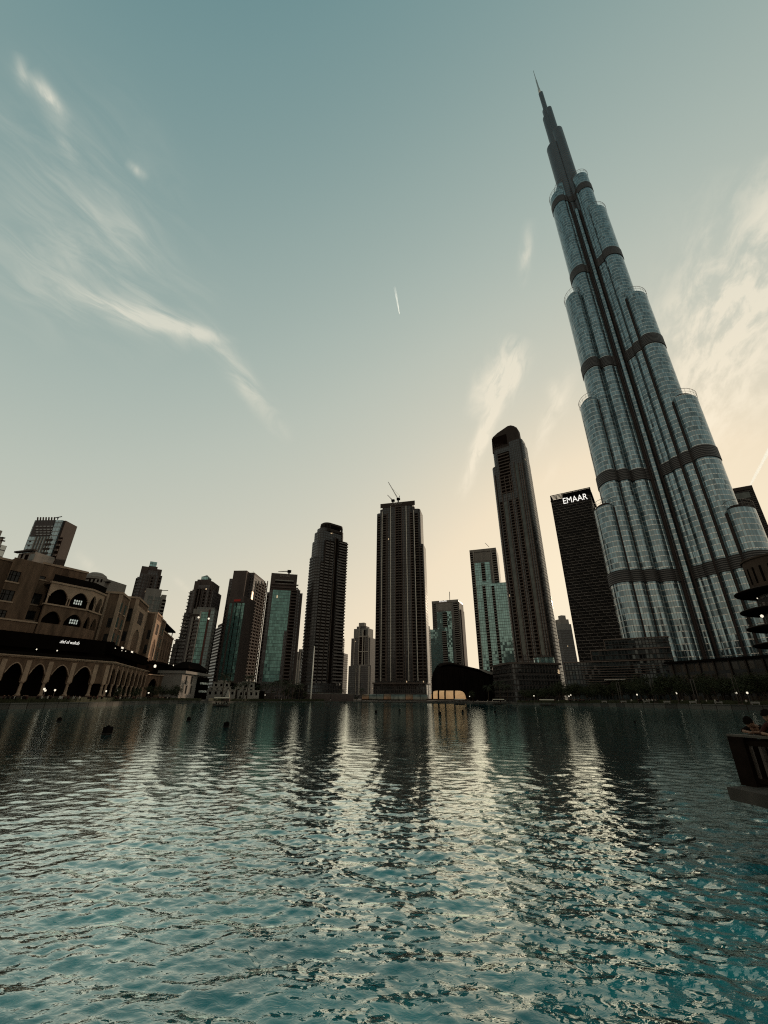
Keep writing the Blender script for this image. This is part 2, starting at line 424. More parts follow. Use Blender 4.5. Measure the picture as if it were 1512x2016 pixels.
def make_water():
    rows = [2.0]
    while rows[-1] < 345:
        d = rows[-1]; rows.append(d + min(max(.018, d*d/(2.7*1700)), 4.0))
    az = np.radians(np.linspace(-54, 54, 1500)); rr = np.array(rows)
    X = rr[:, None]*np.sin(az)[None]; Y = rr[:, None]*np.cos(az)[None]
    sp = np.maximum(np.gradient(rr), rr*math.radians(108/1500))[:, None]
    Z = np.zeros_like(X)
    N = 64; lam = np.exp(rng.uniform(math.log(.13), math.log(1.5), N)); th = R(86) + rng.normal(0, .8, N); ph = rng.uniform(0, 6.28, N)
    s = .14*math.sqrt(2/N)
    for l, t, p in zip(lam, th, ph):
        k = 2*math.pi/l; a = s/k * (1.0 if l < 1.0 else .8)
        f = np.clip((l/sp - 3)/4, 0, 1)
        q = k*(X*math.cos(t) + Y*math.sin(t)) + p + .5*np.sin(.9*X + t*3)*min(1, .5/l)
        Z += f*a*(np.sin(q) + .22*np.cos(2*q))
    # calm and ruffled patches
    g = .8 + .22*np.sin(.21*X + 1.3*np.sin(.13*Y)) * np.sin(.17*Y + .9*np.sin(.11*X))
    Z *= g
    # stay inside the quay
    sr = np.array([shore_r(a) for a in np.degrees(az)])
    over = rr[:, None] > sr[None] + 1.0
    nr, na = X.shape
    co = np.stack([X, Y, Z], -1).reshape(-1, 3)
    idx = np.arange(nr*na).reshape(nr, na)
    q = np.stack([idx[:-1, :-1], idx[:-1, 1:], idx[1:, 1:], idx[1:, :-1]], -1)
    keep = ~(over[:-1, :-1] & over[:-1, 1:])
    q = q[keep].reshape(-1, 4)
    me = bpy.data.meshes.new('water'); me.vertices.add(len(co)); me.vertices.foreach_set('co', co.ravel().astype(np.float32))
    me.loops.add(q.size); me.loops.foreach_set('vertex_index', q.ravel().astype(np.int32))
    me.polygons.add(len(q)); me.polygons.foreach_set('loop_start', np.arange(0, q.size, 4, dtype=np.int32)); me.polygons.foreach_set('loop_total', np.full(len(q), 4, dtype=np.int32))
    me.polygons.foreach_set('use_smooth', np.ones(len(q), dtype=bool)); me.update(calc_edges=True); me.validate()
    me.materials.append(water_material())
    o = bpy.data.objects.new('water', me); COL.objects.link(o); tag(o, 'rippled teal lake reflecting the towers and the evening sky', 'water', kind='structure')
make_water()

# land round the lake, its edge a stone quay
m_quay = plain('quay stone', (.075, .06, .05), .85, vary=.35, scale=.5)
m_quayw = facade('quay wall panels', (.022, .017, .014), (.075, .062, .053), fh=60, bw=4.6, fx=.05, fz=0, grough=.85, wrough=.9, vary=.35, jit=0, spec=.1)
m_pave = plain('paving', (.05, .04, .033), .9, vary=.3, scale=.4)
def make_land():
    azs = [(-180 + i*1.5) for i in range(241)]
    g = MB(); rows = []
    for k, dr in enumerate((.45, 6, 40, 200, 1200, 9000)):
        rows.append([(*shore_pt(a, dr), quay_z(a) - (.06 if k == 0 else 0.06)) for a in azs])
    g.grid(rows[::-1]); structure('ground', g, m_pave)
    w = MB(); prof = [(0.25, -1.5), (.25, None, -.22), (-.12, None, -.22), (-.12, None, 0), (.62, None, 0), (.62, None, -.1)]
    rows = []
    for p in prof:
        rows.append([(*shore_pt(a, p[0]), p[1] if p[1] is not None else quay_z(a) + p[2]) for a in [x for x in azs if -112 < x < 112]])
    ln = [0.0]
    for a, b in zip(rows[3], rows[3][1:]): ln.append(ln[-1] + math.hypot(a[0]-b[0], a[1]-b[1]))
    w.grid(rows, [[(l, 1.0 + r_[2]) for l, r_ in zip(ln, row)] for row in rows]); structure('quay', w, m_quayw)
make_land()

# ------------------------------------------------------------------ the supertall stepped tower
m_bglass = facade('tower curtain wall', (.43, .46, .455), (.150, .197, .212), fh=3.9, bw=1.55, fx=.20, fz=.12, grough=.06, gmetal=.78, wrough=.3, wmetal=.85, vary=.42, jit=.03, fin=(.15, .155, .155))
m_bdark = plain('tower dark cladding and groove shade', (.028, .02, .018), .6, vary=.2, scale=.1)
m_band = facade('tower louvre band', (.010, .007, .006), (.075, .055, .048), fh=1.35, bw=60, fx=0, fz=.62, grough=.5, wrough=.8, vary=.1, jit=0)
m_steel = plain('brushed steel', (.45, .44, .42), .35, .9, vary=.1)
m_crail = plain('grey crown rail', (.16, .155, .15), .7, vary=.1)
BC = Vector((210.8, 279.6)); bd = Vector((math.sin(R(37)), math.cos(R(37))))
def rot2(v, a): a = R(a); return Vector((v.x*math.cos(a) - v.y*math.sin(a), v.x*math.sin(a) + v.y*math.cos(a)))
WINGS = {'L': rot2(-bd, -60), 'R': rot2(-bd, 60), 'B': bd.copy()}
BANDS = [(76, 84.5), (154, 163.5), (266, 276.5), (386, 396.5), (503, 513)]

def make_supertall():
    T = thing('skyscraper', 'supertall stepped glass tower tapering to a needle spire, tallest in the picture', 'skyscraper', (BC.x, BC.y, 1.3))
    def ellipse(c, w, a, b, n=44):
        q = Vector((-w.y, w.x)); return [tuple(c + w*(a*math.cos(2*math.pi*i/n)) + q*(b*math.sin(2*math.pi*i/n))) for i in range(n)]
    def fit(px, py, w, a, b, side):
        r = ray(px, py); L = math.hypot(r[0], r[1]); u = Vector((r[0]/L, r[1]/L)); n = Vector((-u.y, u.x)); q = Vector((-w.y, w.x))
        h = math.hypot(a*w.dot(n), b*q.dot(n)); sgn = 1 if side == 'L' else -1
        rad = (-sgn*h - BC.dot(n)) / w.dot(n)
        c = BC + w*rad
        return rad, CZ + r[2]/L*(c.dot(u))
    spec = {'L': [((1168, 1008), 6.4, 10.5), ((1141, 803), 6.4, 10.5), ((1112, 598), 6.6, 10.5), ((1083, 400), 7.5, 10), ((1077, 300), 7.5, 7.5), ((1069, 238), 5, 5), ((1062, 186), 2.3, 2.3)],
            'R': [((1487, 1000), 6.4, 10.5), ((1372, 780), 6.4, 10.5), ((1272, 577), 6.6, 10.5), ((1192, 408), 6.8, 10), ((1157, 344), 7.5, 8.5), ((1107, 252), 6, 6), ((1086, 211), 3.6, 3.6)]}
    tiers = []
    for s in 'LR':
        for (p, a, b) in spec[s]:
            rad, z = fit(*p, WINGS[s], a, b, s); tiers.append((s, rad, z, a, b))
    tiers += [('L', 11.0, 538, 4.4, 8.6), ('R', 11.6, 505, 4.4, 8.6)]
    for rad, z, a, b in ((41, 175, 6.4, 10.5), (33, 285, 6.4, 10.5), (25, 415, 6.6, 10.5), (16, 488, 7, 10), (8, 585, 7.5, 8), (3, 672, 5, 5)): tiers.append(('B', rad, z, a, b))
    for s, rad, z, a, b in tiers:
        w = WINGS[s]; c = BC + w*rad; poly = ellipse(c, w, a, b); m = MB()
        m.prism(poly, 1.3, z)
        t = m.build('tier', m_bglass if z < 600 else m_bglass_dim, T)
        for z0, z1 in BANDS:
            if z1 + 4 < z: 
                q = MB(); q.prism(offset(poly, .45), z0, z1, caps=True); q.build('louvre_band', m_band, t)
        if z < 560:                                    # open steel crown rail round each setback roof
            q = MB(); ring = offset(poly, .25)
            for zz, rr in ((z + 5.2, .17), (z + 2.6, .09)):
                pts = [(x, y, zz) for x, y in ring] + [(*ring[0], zz)]; q.tube(pts, rr, 5, caps=False)
            for i in range(0, len(ring), 3): q.tube([(*ring[i], z - .2), (*ring[i], z + 5.2)], .09, 4)
            q.build('crown_rail', m_crail, t)
            q = MB(); q.prism(ellipse(c, w, a*.72, b*.72), z, z + 2.6); q.build('roof_plant', m_bdark, t)
    # dark strips filling the bay grooves, groove shade put into their colour
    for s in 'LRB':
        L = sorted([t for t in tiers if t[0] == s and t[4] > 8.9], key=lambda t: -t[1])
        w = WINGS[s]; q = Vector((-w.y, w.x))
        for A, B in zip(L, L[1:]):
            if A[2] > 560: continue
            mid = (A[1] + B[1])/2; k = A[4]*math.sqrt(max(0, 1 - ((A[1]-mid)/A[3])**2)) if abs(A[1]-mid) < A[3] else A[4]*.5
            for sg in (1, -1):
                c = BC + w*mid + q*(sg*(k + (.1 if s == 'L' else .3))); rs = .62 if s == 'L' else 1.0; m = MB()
                m.prism([tuple(c + w*(rs*math.cos(i*math.pi/4)) + q*(rs*math.sin(i*math.pi/4))) for i in range(8)], 1.3, A[2] - 1.5); m.build('groove_shade', m_bdark, T)
    # core behind the crotch of the wings
    q = Vector((-bd.y, bd.x))
    m = MB(); m.prism(ellipse(BC, bd, 8.2, 8.0, 6), 1.3, 560); m.build('core', m_bdark, T)
    m = MB(); m.prism(ellipse(BC - bd*9.4 - q*.6, bd, 1.8, 2.0, 20), 1.3, 486); m.build('stair_shaft', m_bglass, T)
    for dx, zt in ((3.4, 500), (-4.2, 480)):
        m = MB(); m.prism(ellipse(BC - bd*9.6 + q*dx, bd, 1.6, 1.5, 10), 1.3, zt); m.build('groove_shade', m_bdark, T)  # more dark strips, shade of the crotch slots put into colour
    m = MB(); m.lathe((BC.x, BC.y, 0), [(7.5, 540), (7.5, 622), (5.6, 622.5), (5.6, 660), (3.8, 660.5), (3.8, 716), (2.1, 716.5), (2.1, 762)], 16, False); m.build('upper_shaft', m_bglass_dim, T)
    m = MB(); m.lathe((BC.x, BC.y, 0), [(1.6, 755), (1.5, 775), (1.05, 776), (.9, 800), (.55, 801), (.3, 829)], 12); m.build('spire', m_steel, T)
    return T
m_bglass_dim = facade('tower darkened upper glass', (.10, .085, .085), (.05, .055, .06), fh=3.9, bw=1.55, fx=.25, fz=.3, grough=.25, gmetal=.5, wrough=.5, wmetal=.4, vary=.2, jit=.01, fin=(.07, .06, .06))  # darker copy of the curtain wall, dark zenith reflection put into its colour
make_supertall()
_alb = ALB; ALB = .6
# ------------------------------------------------------------------ towers across the lake
GZ = 1.3
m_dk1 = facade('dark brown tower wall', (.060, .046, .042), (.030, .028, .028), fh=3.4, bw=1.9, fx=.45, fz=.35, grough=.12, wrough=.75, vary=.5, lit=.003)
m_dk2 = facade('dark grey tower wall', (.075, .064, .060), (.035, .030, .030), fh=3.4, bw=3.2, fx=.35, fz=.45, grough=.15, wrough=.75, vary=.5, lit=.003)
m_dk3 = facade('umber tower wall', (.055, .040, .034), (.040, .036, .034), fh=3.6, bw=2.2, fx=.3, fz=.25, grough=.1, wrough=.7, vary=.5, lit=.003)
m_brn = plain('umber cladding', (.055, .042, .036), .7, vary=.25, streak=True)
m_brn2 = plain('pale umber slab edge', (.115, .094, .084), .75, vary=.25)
m_shade_tone = plain('near black shade tone', (.016, .011, .009), .9, vary=.3)  # near-black; shade of hollows put into the colour
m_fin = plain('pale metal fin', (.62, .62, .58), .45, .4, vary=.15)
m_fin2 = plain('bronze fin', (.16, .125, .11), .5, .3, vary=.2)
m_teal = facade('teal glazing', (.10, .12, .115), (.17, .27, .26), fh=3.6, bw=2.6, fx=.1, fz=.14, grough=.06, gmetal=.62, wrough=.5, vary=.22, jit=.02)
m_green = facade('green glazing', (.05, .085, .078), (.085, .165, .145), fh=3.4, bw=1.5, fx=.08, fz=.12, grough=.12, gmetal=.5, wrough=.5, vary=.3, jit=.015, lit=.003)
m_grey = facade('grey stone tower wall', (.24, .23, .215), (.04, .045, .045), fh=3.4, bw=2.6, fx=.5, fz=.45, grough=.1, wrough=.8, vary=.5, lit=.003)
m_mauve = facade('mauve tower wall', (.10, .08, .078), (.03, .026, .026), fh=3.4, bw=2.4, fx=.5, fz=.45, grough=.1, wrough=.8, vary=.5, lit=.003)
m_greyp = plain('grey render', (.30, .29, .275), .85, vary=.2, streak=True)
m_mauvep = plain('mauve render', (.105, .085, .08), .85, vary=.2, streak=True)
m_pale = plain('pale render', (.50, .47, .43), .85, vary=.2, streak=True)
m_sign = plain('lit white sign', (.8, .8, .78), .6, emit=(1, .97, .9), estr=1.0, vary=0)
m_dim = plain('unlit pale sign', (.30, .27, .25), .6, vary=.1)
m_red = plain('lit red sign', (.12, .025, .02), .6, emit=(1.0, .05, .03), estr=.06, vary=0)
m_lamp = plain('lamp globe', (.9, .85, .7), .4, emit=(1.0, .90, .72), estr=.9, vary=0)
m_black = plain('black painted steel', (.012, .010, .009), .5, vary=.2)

class Tower:
    def __init__(s, name, label, pL, pR, Y, cat='tower', group=None):
        s.F, s.ztop = faced(pL, pR, Y); c = s.F.xy(s.F.len/2, 8)
        s.T = thing(name, label, cat, (c[0], c[1], GZ), group)
    def tier(s, xl, xr, y, n0, n1, mat, kind='prism', r=3, fh=3.4, d=.5, t=.7, z0=GZ, name='block', cap=None):
        F = s.F; u0, u1 = F.u(xl, y, n0), F.u(xr, y, n0); z1 = F.z((xl+xr)/2, y, n0); m = MB()
        poly = F.rrect(u0, u1, n0, n1, r) if kind.startswith('r') else F.rect(u0, u1, n0, n1)
        if 'ledged' in kind: m.ledged(poly, z0, z1, fh, d, t)
        else: m.prism(poly, z0, z1)
        o = m.build(name, mat, s.T)
        if cap:
            q = MB(); q.prism(offset(poly, .35), z1 + .003, z1 + cap); q.build('parapet', mat if cap < 0 else s.capmat, o)
        return o, (u0, u1, z1)
    capmat = None
    def fin(s, x, y, yt, w=.8, proud=.8, mat=None, n0=0.0, z0=8.0, name='fin'):
        F = s.F; u = F.u(x, y, n0); zt = F.z(x, yt, n0); m = MB()
        F.box(m, u - w/2, u + w/2, n0 - proud, n0 + .3, z0, zt); return m.build(name, mat or m_fin, s.T)
    def comb(s, xl, xr, y, yt, yb, mat, fh=3.4, proud=1.2, t=1.3, n0=0.0, back=True):
        F = s.F; u0, u1 = F.u(xl, y, n0), F.u(xr, y, n0); zt, zb = F.z(xl, yt, n0), max(GZ + 4, F.z(xl, yb, n0))
        if back:
            m = MB(); F.box(m, u0, u1, n0 - .03, n0 + .6, zb, zt); m.build('balcony_shade', m_shade_tone, s.T)  # flush panel, near-black colour stands in for shade behind the balconies
        m = MB(); F.comb(m, u0, u1, zb, zt, fh, proud, t, n0 - .03); return m.build('balcony_stack', mat, s.T)
    def panel(s, xl, xr, y, yt, yb, mat, n0=0.0, proud=.25, name='glazing'):
        F = s.F; u0, u1 = F.u(xl, y, n0), F.u(xr, y, n0); zt, zb = F.z((xl+xr)/2, yt, n0), max(GZ, F.z((xl+xr)/2, yb, n0)); m = MB()
        F.box(m, u0, u1, n0 - proud, n0 + .1, zb, zt); return m.build(name, mat, s.T)
    def sign(s, word, xl, xr, yb, hpx, mat, n0=0.0, proud=.4, yb2=None, thin=0.0):
        F = s.F; u0, z0 = F.uz(xl, yb, n0); u1, z1 = F.uz(xr, yb if yb2 is None else yb2, n0); zt = F.z(xl, yb - hpx, n0)
        return lettering(word, (zt - z0)/.72, mat, s.T, F.pt(u0, n0 - proud, z0), F.e, (0, 0, 1), 'sign', .2, 0, u1 - u0, thin)
    def extrude(s, pts, n0, n1, mat, name):
        F = s.F; m = MB(); m.extrude([F.pt(*((lambda q: (q[0], n0, q[1]))(F.uz(x, y, n0)))) for x, y in pts], F.n*(n1 - n0)); return m.build(name, mat, s.T)
    def rod(s, p0, p1, r=.3, n0=5.0, mat=None, name='mast'):
        F = s.F; m = MB(); a = F.uz(*p0, n0); b = F.uz(*p1, n0); m.tube([F.pt(a[0], n0, a[1]), F.pt(b[0], n0, b[1])], r, 6); return m.build(name, mat or m_black, s.T)
Tower.capmat = m_brn

def luffing_crane(name, label, F, base, tip, back, n0=8.0, group=None):
    """small roof crane: mast, cab, raised jib, back mast"""
    bu, bz = F.uz(*base, n0); p = F.pt(bu, n0, bz - 3); T = thing(name, label, 'crane', p, group)
    m = MB(); m.tube([F.pt(bu, n0, bz - 6), F.pt(bu, n0, bz + 1)], .9, 6); m.build('mast', m_black, T)
    m = MB(); F.box(m, bu - 2, bu + 2.4, n0 - 1.5, n0 + 1.5, bz + .5, bz + 3.2); m.build('cab', m_black, T)
    tu, tz = F.uz(*tip, n0); m = MB(); a, b = Vector(F.pt(bu, n0, bz + 2)), Vector(F.pt(tu, n0, tz))
    for o in (Vector((0, 0, .5)), F.e*.6 - Vector((0, 0, .3)), F.e*-.6 - Vector((0, 0, .3))): m.tube([a + o, b + o*.4], [.22, .16], 5)
    for i in range(14):
        c = a.lerp(b, i/14); d = a.lerp(b, (i + 1)/14); m.tube([c + F.e*.55, d - F.e*.55], .1, 4)
    m.build('jib', m_fin2, T)
    ku, kz = F.uz(*back, n0); m = MB(); m.tube([a, F.pt(ku, n0, kz)], .4, 6); m.build('back_mast', m_black, T)
    m = MB(); m.tube([F.pt(ku, n0, kz), b.lerp(a, .35)], .07, 4); m.build('tie_rope', m_black, T)
    return T

def towers():
    # central dark tower with crane on top
    t = Tower('apartment_tower', 'broad dark brown tower with pale upright fins and a roof crane, central in the skyline', (752, 992), (810, 986), 500)
    t.tier(752, 811, 989, 0, 34, m_dk1, 'round', 3); t.tier(747.5, 815.5, 1000, 1.5, 33, m_dk1, 'round', 3)
    t.tier(741, 786, 1009, 3, 31, m_dk1, 'round', 4); t.tier(780, 826.5, 1003, 3, 31, m_dk1, 'round', 4); t.tier(800, 833, 1071, 4.5, 30, m_dk1, 'round', 4)
    Y = 1200
    for xl, xr, yt, n in ((780, 785.6, 997, 0), (786.4, 792, 997, 0), (753.4, 759, 1013, 0), (740.4, 746.8, 1016, 3), (811.5, 816.5, 1008, 0), (820.5, 828, 1010, 3), (829.5, 835, 1076, 4.5)):
        t.comb(xl, xr, Y, yt, 1338, m_brn2, n0=n)
    for x, yt, mt in ((751.2, 1008, m_fin), (769.5, 997, m_fin), (803, 996, m_fin), (819.6, 1004, m_fin), (759.8, 1012, m_fin2), (779.6, 997, m_fin2), (792.6, 997, m_fin2), (811, 1000, m_fin2), (762, 1010, m_fin2), (797, 997, m_fin2)):
        t.fin(x, Y, yt, .8 if mt is m_fin else .5, 1.0, mt, z0=20)
    t.panel(749, 817, 1001, 989, 997.5, m_brn, proud=.35, name='crown_panel')
    t.sign('EMAAR', 769.5, 792, 995.6, 5.2, m_dim, proud=.7, yb2=994)
    F = t.F; m = MB(); F.box(m, F.u(733, 1345, -6), F.u(842, 1345, -6), -6, 26, F.z(780, 1347, -6), F.z(780, 1343.5, -6)); m.build('podium_canopy', m_brn2, t.T)
    m = MB(); F.box(m, F.u(735, 1355, -3), F.u(840, 1355, -3), -3, 27, GZ, F.z(780, 1347.2, -6)); m.build('podium', m_dk3, t.T)
    luffing_crane('roof_crane', 'larger luffing crane with its jib raised high above the central tower', t.F, (784, 985), (764.5, 949), (787, 976), 8, 'cranes on the central tower')
    luffing_crane('roof_crane', 'smaller luffing crane with a short jib beside the bigger roof crane', t.F, (773.5, 988), (763, 974.5), (776, 985), 12, 'cranes on the central tower')

    # rounded tower with stepped shoulder
    t = Tower('apartment_tower', 'dark rounded tower with stepped left shoulder and curved pierced crown, behind the white flagpole', (641, 1029), (678, 1040), 470)
    F = t.F; t.capmat = m_dk2
    for xl, xr, y, n0, n1 in ((632, 680, 1050, 2.2, 22), (629, 681, 1068, 1.6, 23)): t.tier(xl, xr, y, n0, n1, m_dk2, 'round', 6)
    t.tier(625, 680.5, 1098, 1.0, 24, m_dk2, 'rledged', 8, d=.7, t=1.3, fh=3.5)
    o, q = t.tier(635, 680, 1043, 2.8, 20, m_dk2, 'round', 6)
    # crown: curved screen of uprights
    u0, u1 = F.u(641, 1034, 1), F.u(679, 1034, 1); zt = F.z(660, 1032, 1); zb = q[2] - 1
    m = MB(); ring = F.rrect(u0, u1, 1, 18, 7, 6)
    m.prism(ring, zt - 2.2, zt); m.prism(offset(ring, -.4), zb, zt - 11)
    for i in range(len(ring)): m.prism([(ring[i][0] + .35*math.cos(a), ring[i][1] + .35*math.sin(a)) for a in (0, 1.57, 3.14, 4.71)], zt - 11.2, zt - 2.0)
    m.build('crown_screen', m_brn, t.T)
    Y = 1200
    for xl, xr, yt in ((625.5, 631, 1104), (633, 641, 1060), (643, 649.5, 1062)): t.comb(xl, xr, Y, yt, 1345, m_greyq, fh=3.5, proud=.6, t=1.7, n0=.3)
    t.panel(653.4, 658.6, Y, 1058, 1345, m_shade_tone, n0=.3, name='shade_panel')
    t.comb(660.5, 678, Y, 1062, 1345, m_greyq, fh=3.5, proud=2.0, t=1.5, n0=.9)
    t.fin(652.5, Y, 1055, .7, .8, m_brn2, .3, 20); t.fin(632, Y, 1060, .9, .9, m_brn, .3, 20); t.fin(642, Y, 1060, .9, .9, m_brn, .3, 20)
    m = MB(); F.box(m, F.u(605, 1352, -3), F.u(673, 1352, -3), -3, 28, GZ, F.z(640, 1349, -3)); m.build('podium', m_dk3, t.T)

    # tall dark tower with wavy crown
    t = Tower('apartment_tower', 'tall dark umber tower with rounded wavy crown, second tallest in the skyline', (965, 921), (1034, 900.3), 470)
    F = t.F
    t.tier(965, 1034, 911, 0, 30, m_dk3, 'round', 7); t.tier(998, 1026.5, 866, .4, 22, m_dk3, 'round', 5); t.tier(966.5, 1030, 879, .8, 27, m_dk3, 'round', 7)
    pts = [(970, 893), (968.2, 868), (970, 861), (979, 852.5), (990, 845), (999, 838.8), (1005, 837.2), (1011, 838.4), (1017, 841.5), (1019.5, 846), (1022, 860), (1027, 884)]
    t.extrude(pts, 2.0, 10, m_brn, 'crown'); 
    t.panel(970, 1000, 880, 858, 878, m_shade_tone, n0=2.0, proud=.2, name='crown_shade')
    for i in range(7): t.fin(973 + i*4, 879, 874, .35, .5, m_brn2, 1.8, F.z(985, 884, 1.8), name='crown_post')
    Y = 1100
    t.comb(983, 1006, 925, 893, 975, m_brn2, fh=4.6, proud=1.0, t=1.6)
    for xl, xr, yt in ((996.5, 1003.5, 986), (1016, 1023, 980), (1030.5, 1036.5, 976)): t.comb(xl + 1, xr + 1, Y, yt, 1300, m_brn2, fh=3.7, proud=.9, t=1.5)
    t.panel(1040, 1046, Y, 905, 1290, m_slate, proud=.4)
    t.panel(1006, 1012, Y, 985, 1290, m_slate, proud=.3)
    for x, yt in ((993.5, 930), (1004.5, 930), (1014, 930), (1024.5, 930), (1029, 905), (1038.6, 902), (1047.5, 903), (1052, 903), (1056, 903)): t.fin(x, Y, yt, .7, .9, m_fin2, 0, 10)

    # podium of that tower, right on the promenade
    P = Tower('podium_building', 'low dark slatted building with a glass drum on its roof, under the wavy crowned tower', (1004, 1303), (1110, 1305), 300, 'building')
    F = P.F; P.capmat = m_brn
    zt = F.z(1050, 1304); m = MB(); poly = F.rrect(0, F.len, 0, 40, 5); m.prism(poly, zt - 1.2, zt); m.build('roof_slab', m_brn2, P.T)
    m = MB(); m.ledged(offset(poly, -1.2), GZ, zt - 1.21, 2.6, .5, .35); m.build('wall', m_dk3, P.T)
    u = F.u(1071, 1297, 14); c = F.xy(u, 14); m = MB(); m.lathe((c[0], c[1], 0), [(7.2, zt - .2), (7.2, zt + 4.2)], 28, False); m.build('glass_drum', m_teal, P.T)
    m = MB(); m.lathe((c[0], c[1], 0), [(7.7, zt + 4.21), (7.7, zt + 4.8)], 28, False); m.build('drum_roof', m_brn2, P.T)
    for i in range(22):
        uu = 2 + i*(F.len - 4)/21; m = MB(); F.box(m, uu - .05, uu + .05, .5, .6, zt + .01, zt + 1.2); m.build('rail_post', m_brn2, P.T)

    # teal glass twins
    for (pL, pR, Y, sc, lab) in (((924, 1084), (976.5, 1078.5), 560, 0, 'pale teal glass tower in two heights beside the wavy crowned tower'), ((850, 1184), (902, 1180), 720, 1, 'teal glass tower with a square roof frame and mast, above the dark opera hall')):
        t = Tower('glass_tower', lab, pL, pR, Y, group='teal glass towers'); F = t.F
        if sc == 0:
            t.tier(924, 976.5, 1081.5, 0, 34, m_grey); t.tier(949, 1008, 1147.5, -5, 30, m_teal)
            t.panel(935.5, 967, 1110, 1088, 1104, m_greyp, name='roof_screen'); t.panel(936, 968, 1150, 1107, 1330, m_teal)
            for a, b in ((925.5, 932.5), (970, 977)): t.comb(a + 1, b + 1, 1110, 1088, 1325, m_greyp)
            t.comb(947.5, 955, 1120, 1108, 1145, m_greyp, n0=-.3)
            t.comb(953.5, 960, 1200, 1153, 1325, m_greyp, n0=-5.1); t.comb(972, 977.5, 1200, 1153, 1325, m_greyp, n0=-5.1)
            t.panel(924, 976.5, 1081, 1081, 1086, m_greyp, proud=.8, name='roof_beam'); t.rod((955, 1069), (963, 1077), .3)
            for x in (933.5, 969): t.fin(x, 1110, 1083, .9, .9, m_pale)
        else:
            t.tier(850, 902, 1182, 0, 36, m_grey); t.tier(847, 889, 1238.5, -6, 20, m_teal)
            t.panel(861.5, 889.5, 1200, 1187, 1201, m_greyp, name='roof_screen'); t.panel(861, 890, 1230, 1204, 1340, m_teal)
            for a, b in ((851.5, 858), (893, 901.5)): t.comb(a, b, 1200, 1188, 1340, m_greyp)
            t.comb(871.5, 880, 1215, 1206, 1235, m_greyp, n0=-.3); t.comb(872, 881, 1280, 1242, 1340, m_greyp, n0=-6.1)
            t.tier(902.3, 908, 1200, 6, 30, m_mauvep); t.tier(902.2, 903.4, 1184, 1, 35.5, m_greyp); t.rod((885, 1165), (885.5, 1181), .5)  # thin side blocks added to cover glass that caught sun glint
            t.panel(850, 902, 1182, 1182, 1186.5, m_greyp, proud=.8, name='roof_beam'); t.sign('EMAAR', 865.5, 880, 1185.6, 2.8, m_sign, proud=1.3)

    t = Tower('office_tower', 'slim pale grey tower squeezed between the central tower and a teal one', (838.5, 1235), (851, 1240), 850); t.tier(838.5, 851, 1238, 0, 24, m_grey, 'ledged', d=.5); t.fin(842, 1300, 1240, 1, .6, m_pale); t.tier(840, 846, 1232, 3, 12, m_greyp)

    # dark block with woven facade, lit sign
    t = Tower('office_block', 'dark block with a woven facade and large white letters, left of the supertall tower', (1083, 981), (1163, 963.5), 400, 'office block'); F = t.F
    o, q = t.tier(1083, 1163, 979, 0, 42, m_weave, name='block')
    ztop = F.z(1123, 972); m = MB(); F.box(m, -.2, F.len + .2, -.25, 42.2, q[2] + .003, q[2] + 1.0); m.build('parapet', m_black, t.T)
    for k, zz in enumerate((2.0, 3.4, 4.8, 6.2)):
        m = MB(); F.box(m, .2, F.len - .2, .2, 1.0, q[2] + zz, q[2] + zz + .65); F.box(m, .2, 1.0, .2, 41, q[2] + zz, q[2] + zz + .65); m.build('louvre', m_black, t.T)
    for i in range(8):
        m = MB(); u = .4 + i*(F.len - 1.2)/7; F.box(m, u, u + .5, 1.01, 1.6, q[2] + .9, q[2] + 7.2); m.build('louvre_post', m_black, t.T)
    m = MB(); F.box(m, F.len*.3, F.len - .5, 3, 10, q[2] + 1.0, q[2] + 7.0); m.build('roof_plant', m_shade_tone, t.T)
    t.sign('EMAAR', 1110, 1157, 992.5, 12.0, m_sign, proud=.6, yb2=981, thin=.035)
    t.tier(1160, 1172, 1000, 8, 30, m_weave, name='rear_block')

    t = Tower('office_block', 'dark block with woven facade half hidden behind the right flank of the supertall tower', (1440, 963), (1481.5, 955.5), 520, 'office block')
    o, q = t.tier(1436, 1481.5, 959, 0, 40, m_weave); t.panel(1447, 1476, 972, 970, 982, m_slate, name='window_band'); t.panel(1436, 1481.5, 959, 959, 966, m_brn, proud=.5, name='parapet')

    t = Tower('stone_tower', 'small hazy stepped tower in the gap between the wavy crowned tower and the dark block', (1103, 1219), (1119, 1220), 900); 
    t.tier(1105, 1113, 1211.5, 3, 14, m_greyp); t.tier(1103, 1119, 1219, 1.5, 20, m_greyp); t.tier(1101.5, 1124, 1228, 0, 26, m_grey); t.tier(1103, 1126, 1240, -1.5, 24, m_dk2)

    # ornate far tower and its neighbours
    t = Tower('stone_tower', 'ornate grey tower with stepped spire top and pale pilasters, left of the central tower', (692, 1256), (729, 1254), 850); F = t.F
    for xl, xr, y, n0, n1, mt in ((706.5, 717, 1226, 5, 14, m_greyp), (702.5, 720.5, 1233, 4, 20, m_mauve), (697, 725, 1237.5, 3, 26, m_grey), (692, 729, 1256, 0, 32, m_mauve), (686.5, 700, 1311, -5, 25, m_dk2), (700, 730, 1310, -3, 20, m_mauve)): t.tier(xl, xr, y, n0, n1, mt)
    for x, yt, w in ((697.5, 1255, 1.4), (706.5, 1230, 1.4), (714, 1240, 2.2), (718.5, 1252, 1.0), (726, 1253, 1.6)): t.fin(x, 1280, yt, w, 1.0, m_pale, 0, 60)
    for x, w in ((708, 3.2), (726.5, 3.2), (701, 1.2)): t.fin(x, 1330, 1311, w, 1.2, m_pale, -3, 8)
    for y in (1252, 1282, 1309): t.panel(706.5, 727, y, y, y + 1.6, m_pale, n0=0, proud=1.2, name='cornice')
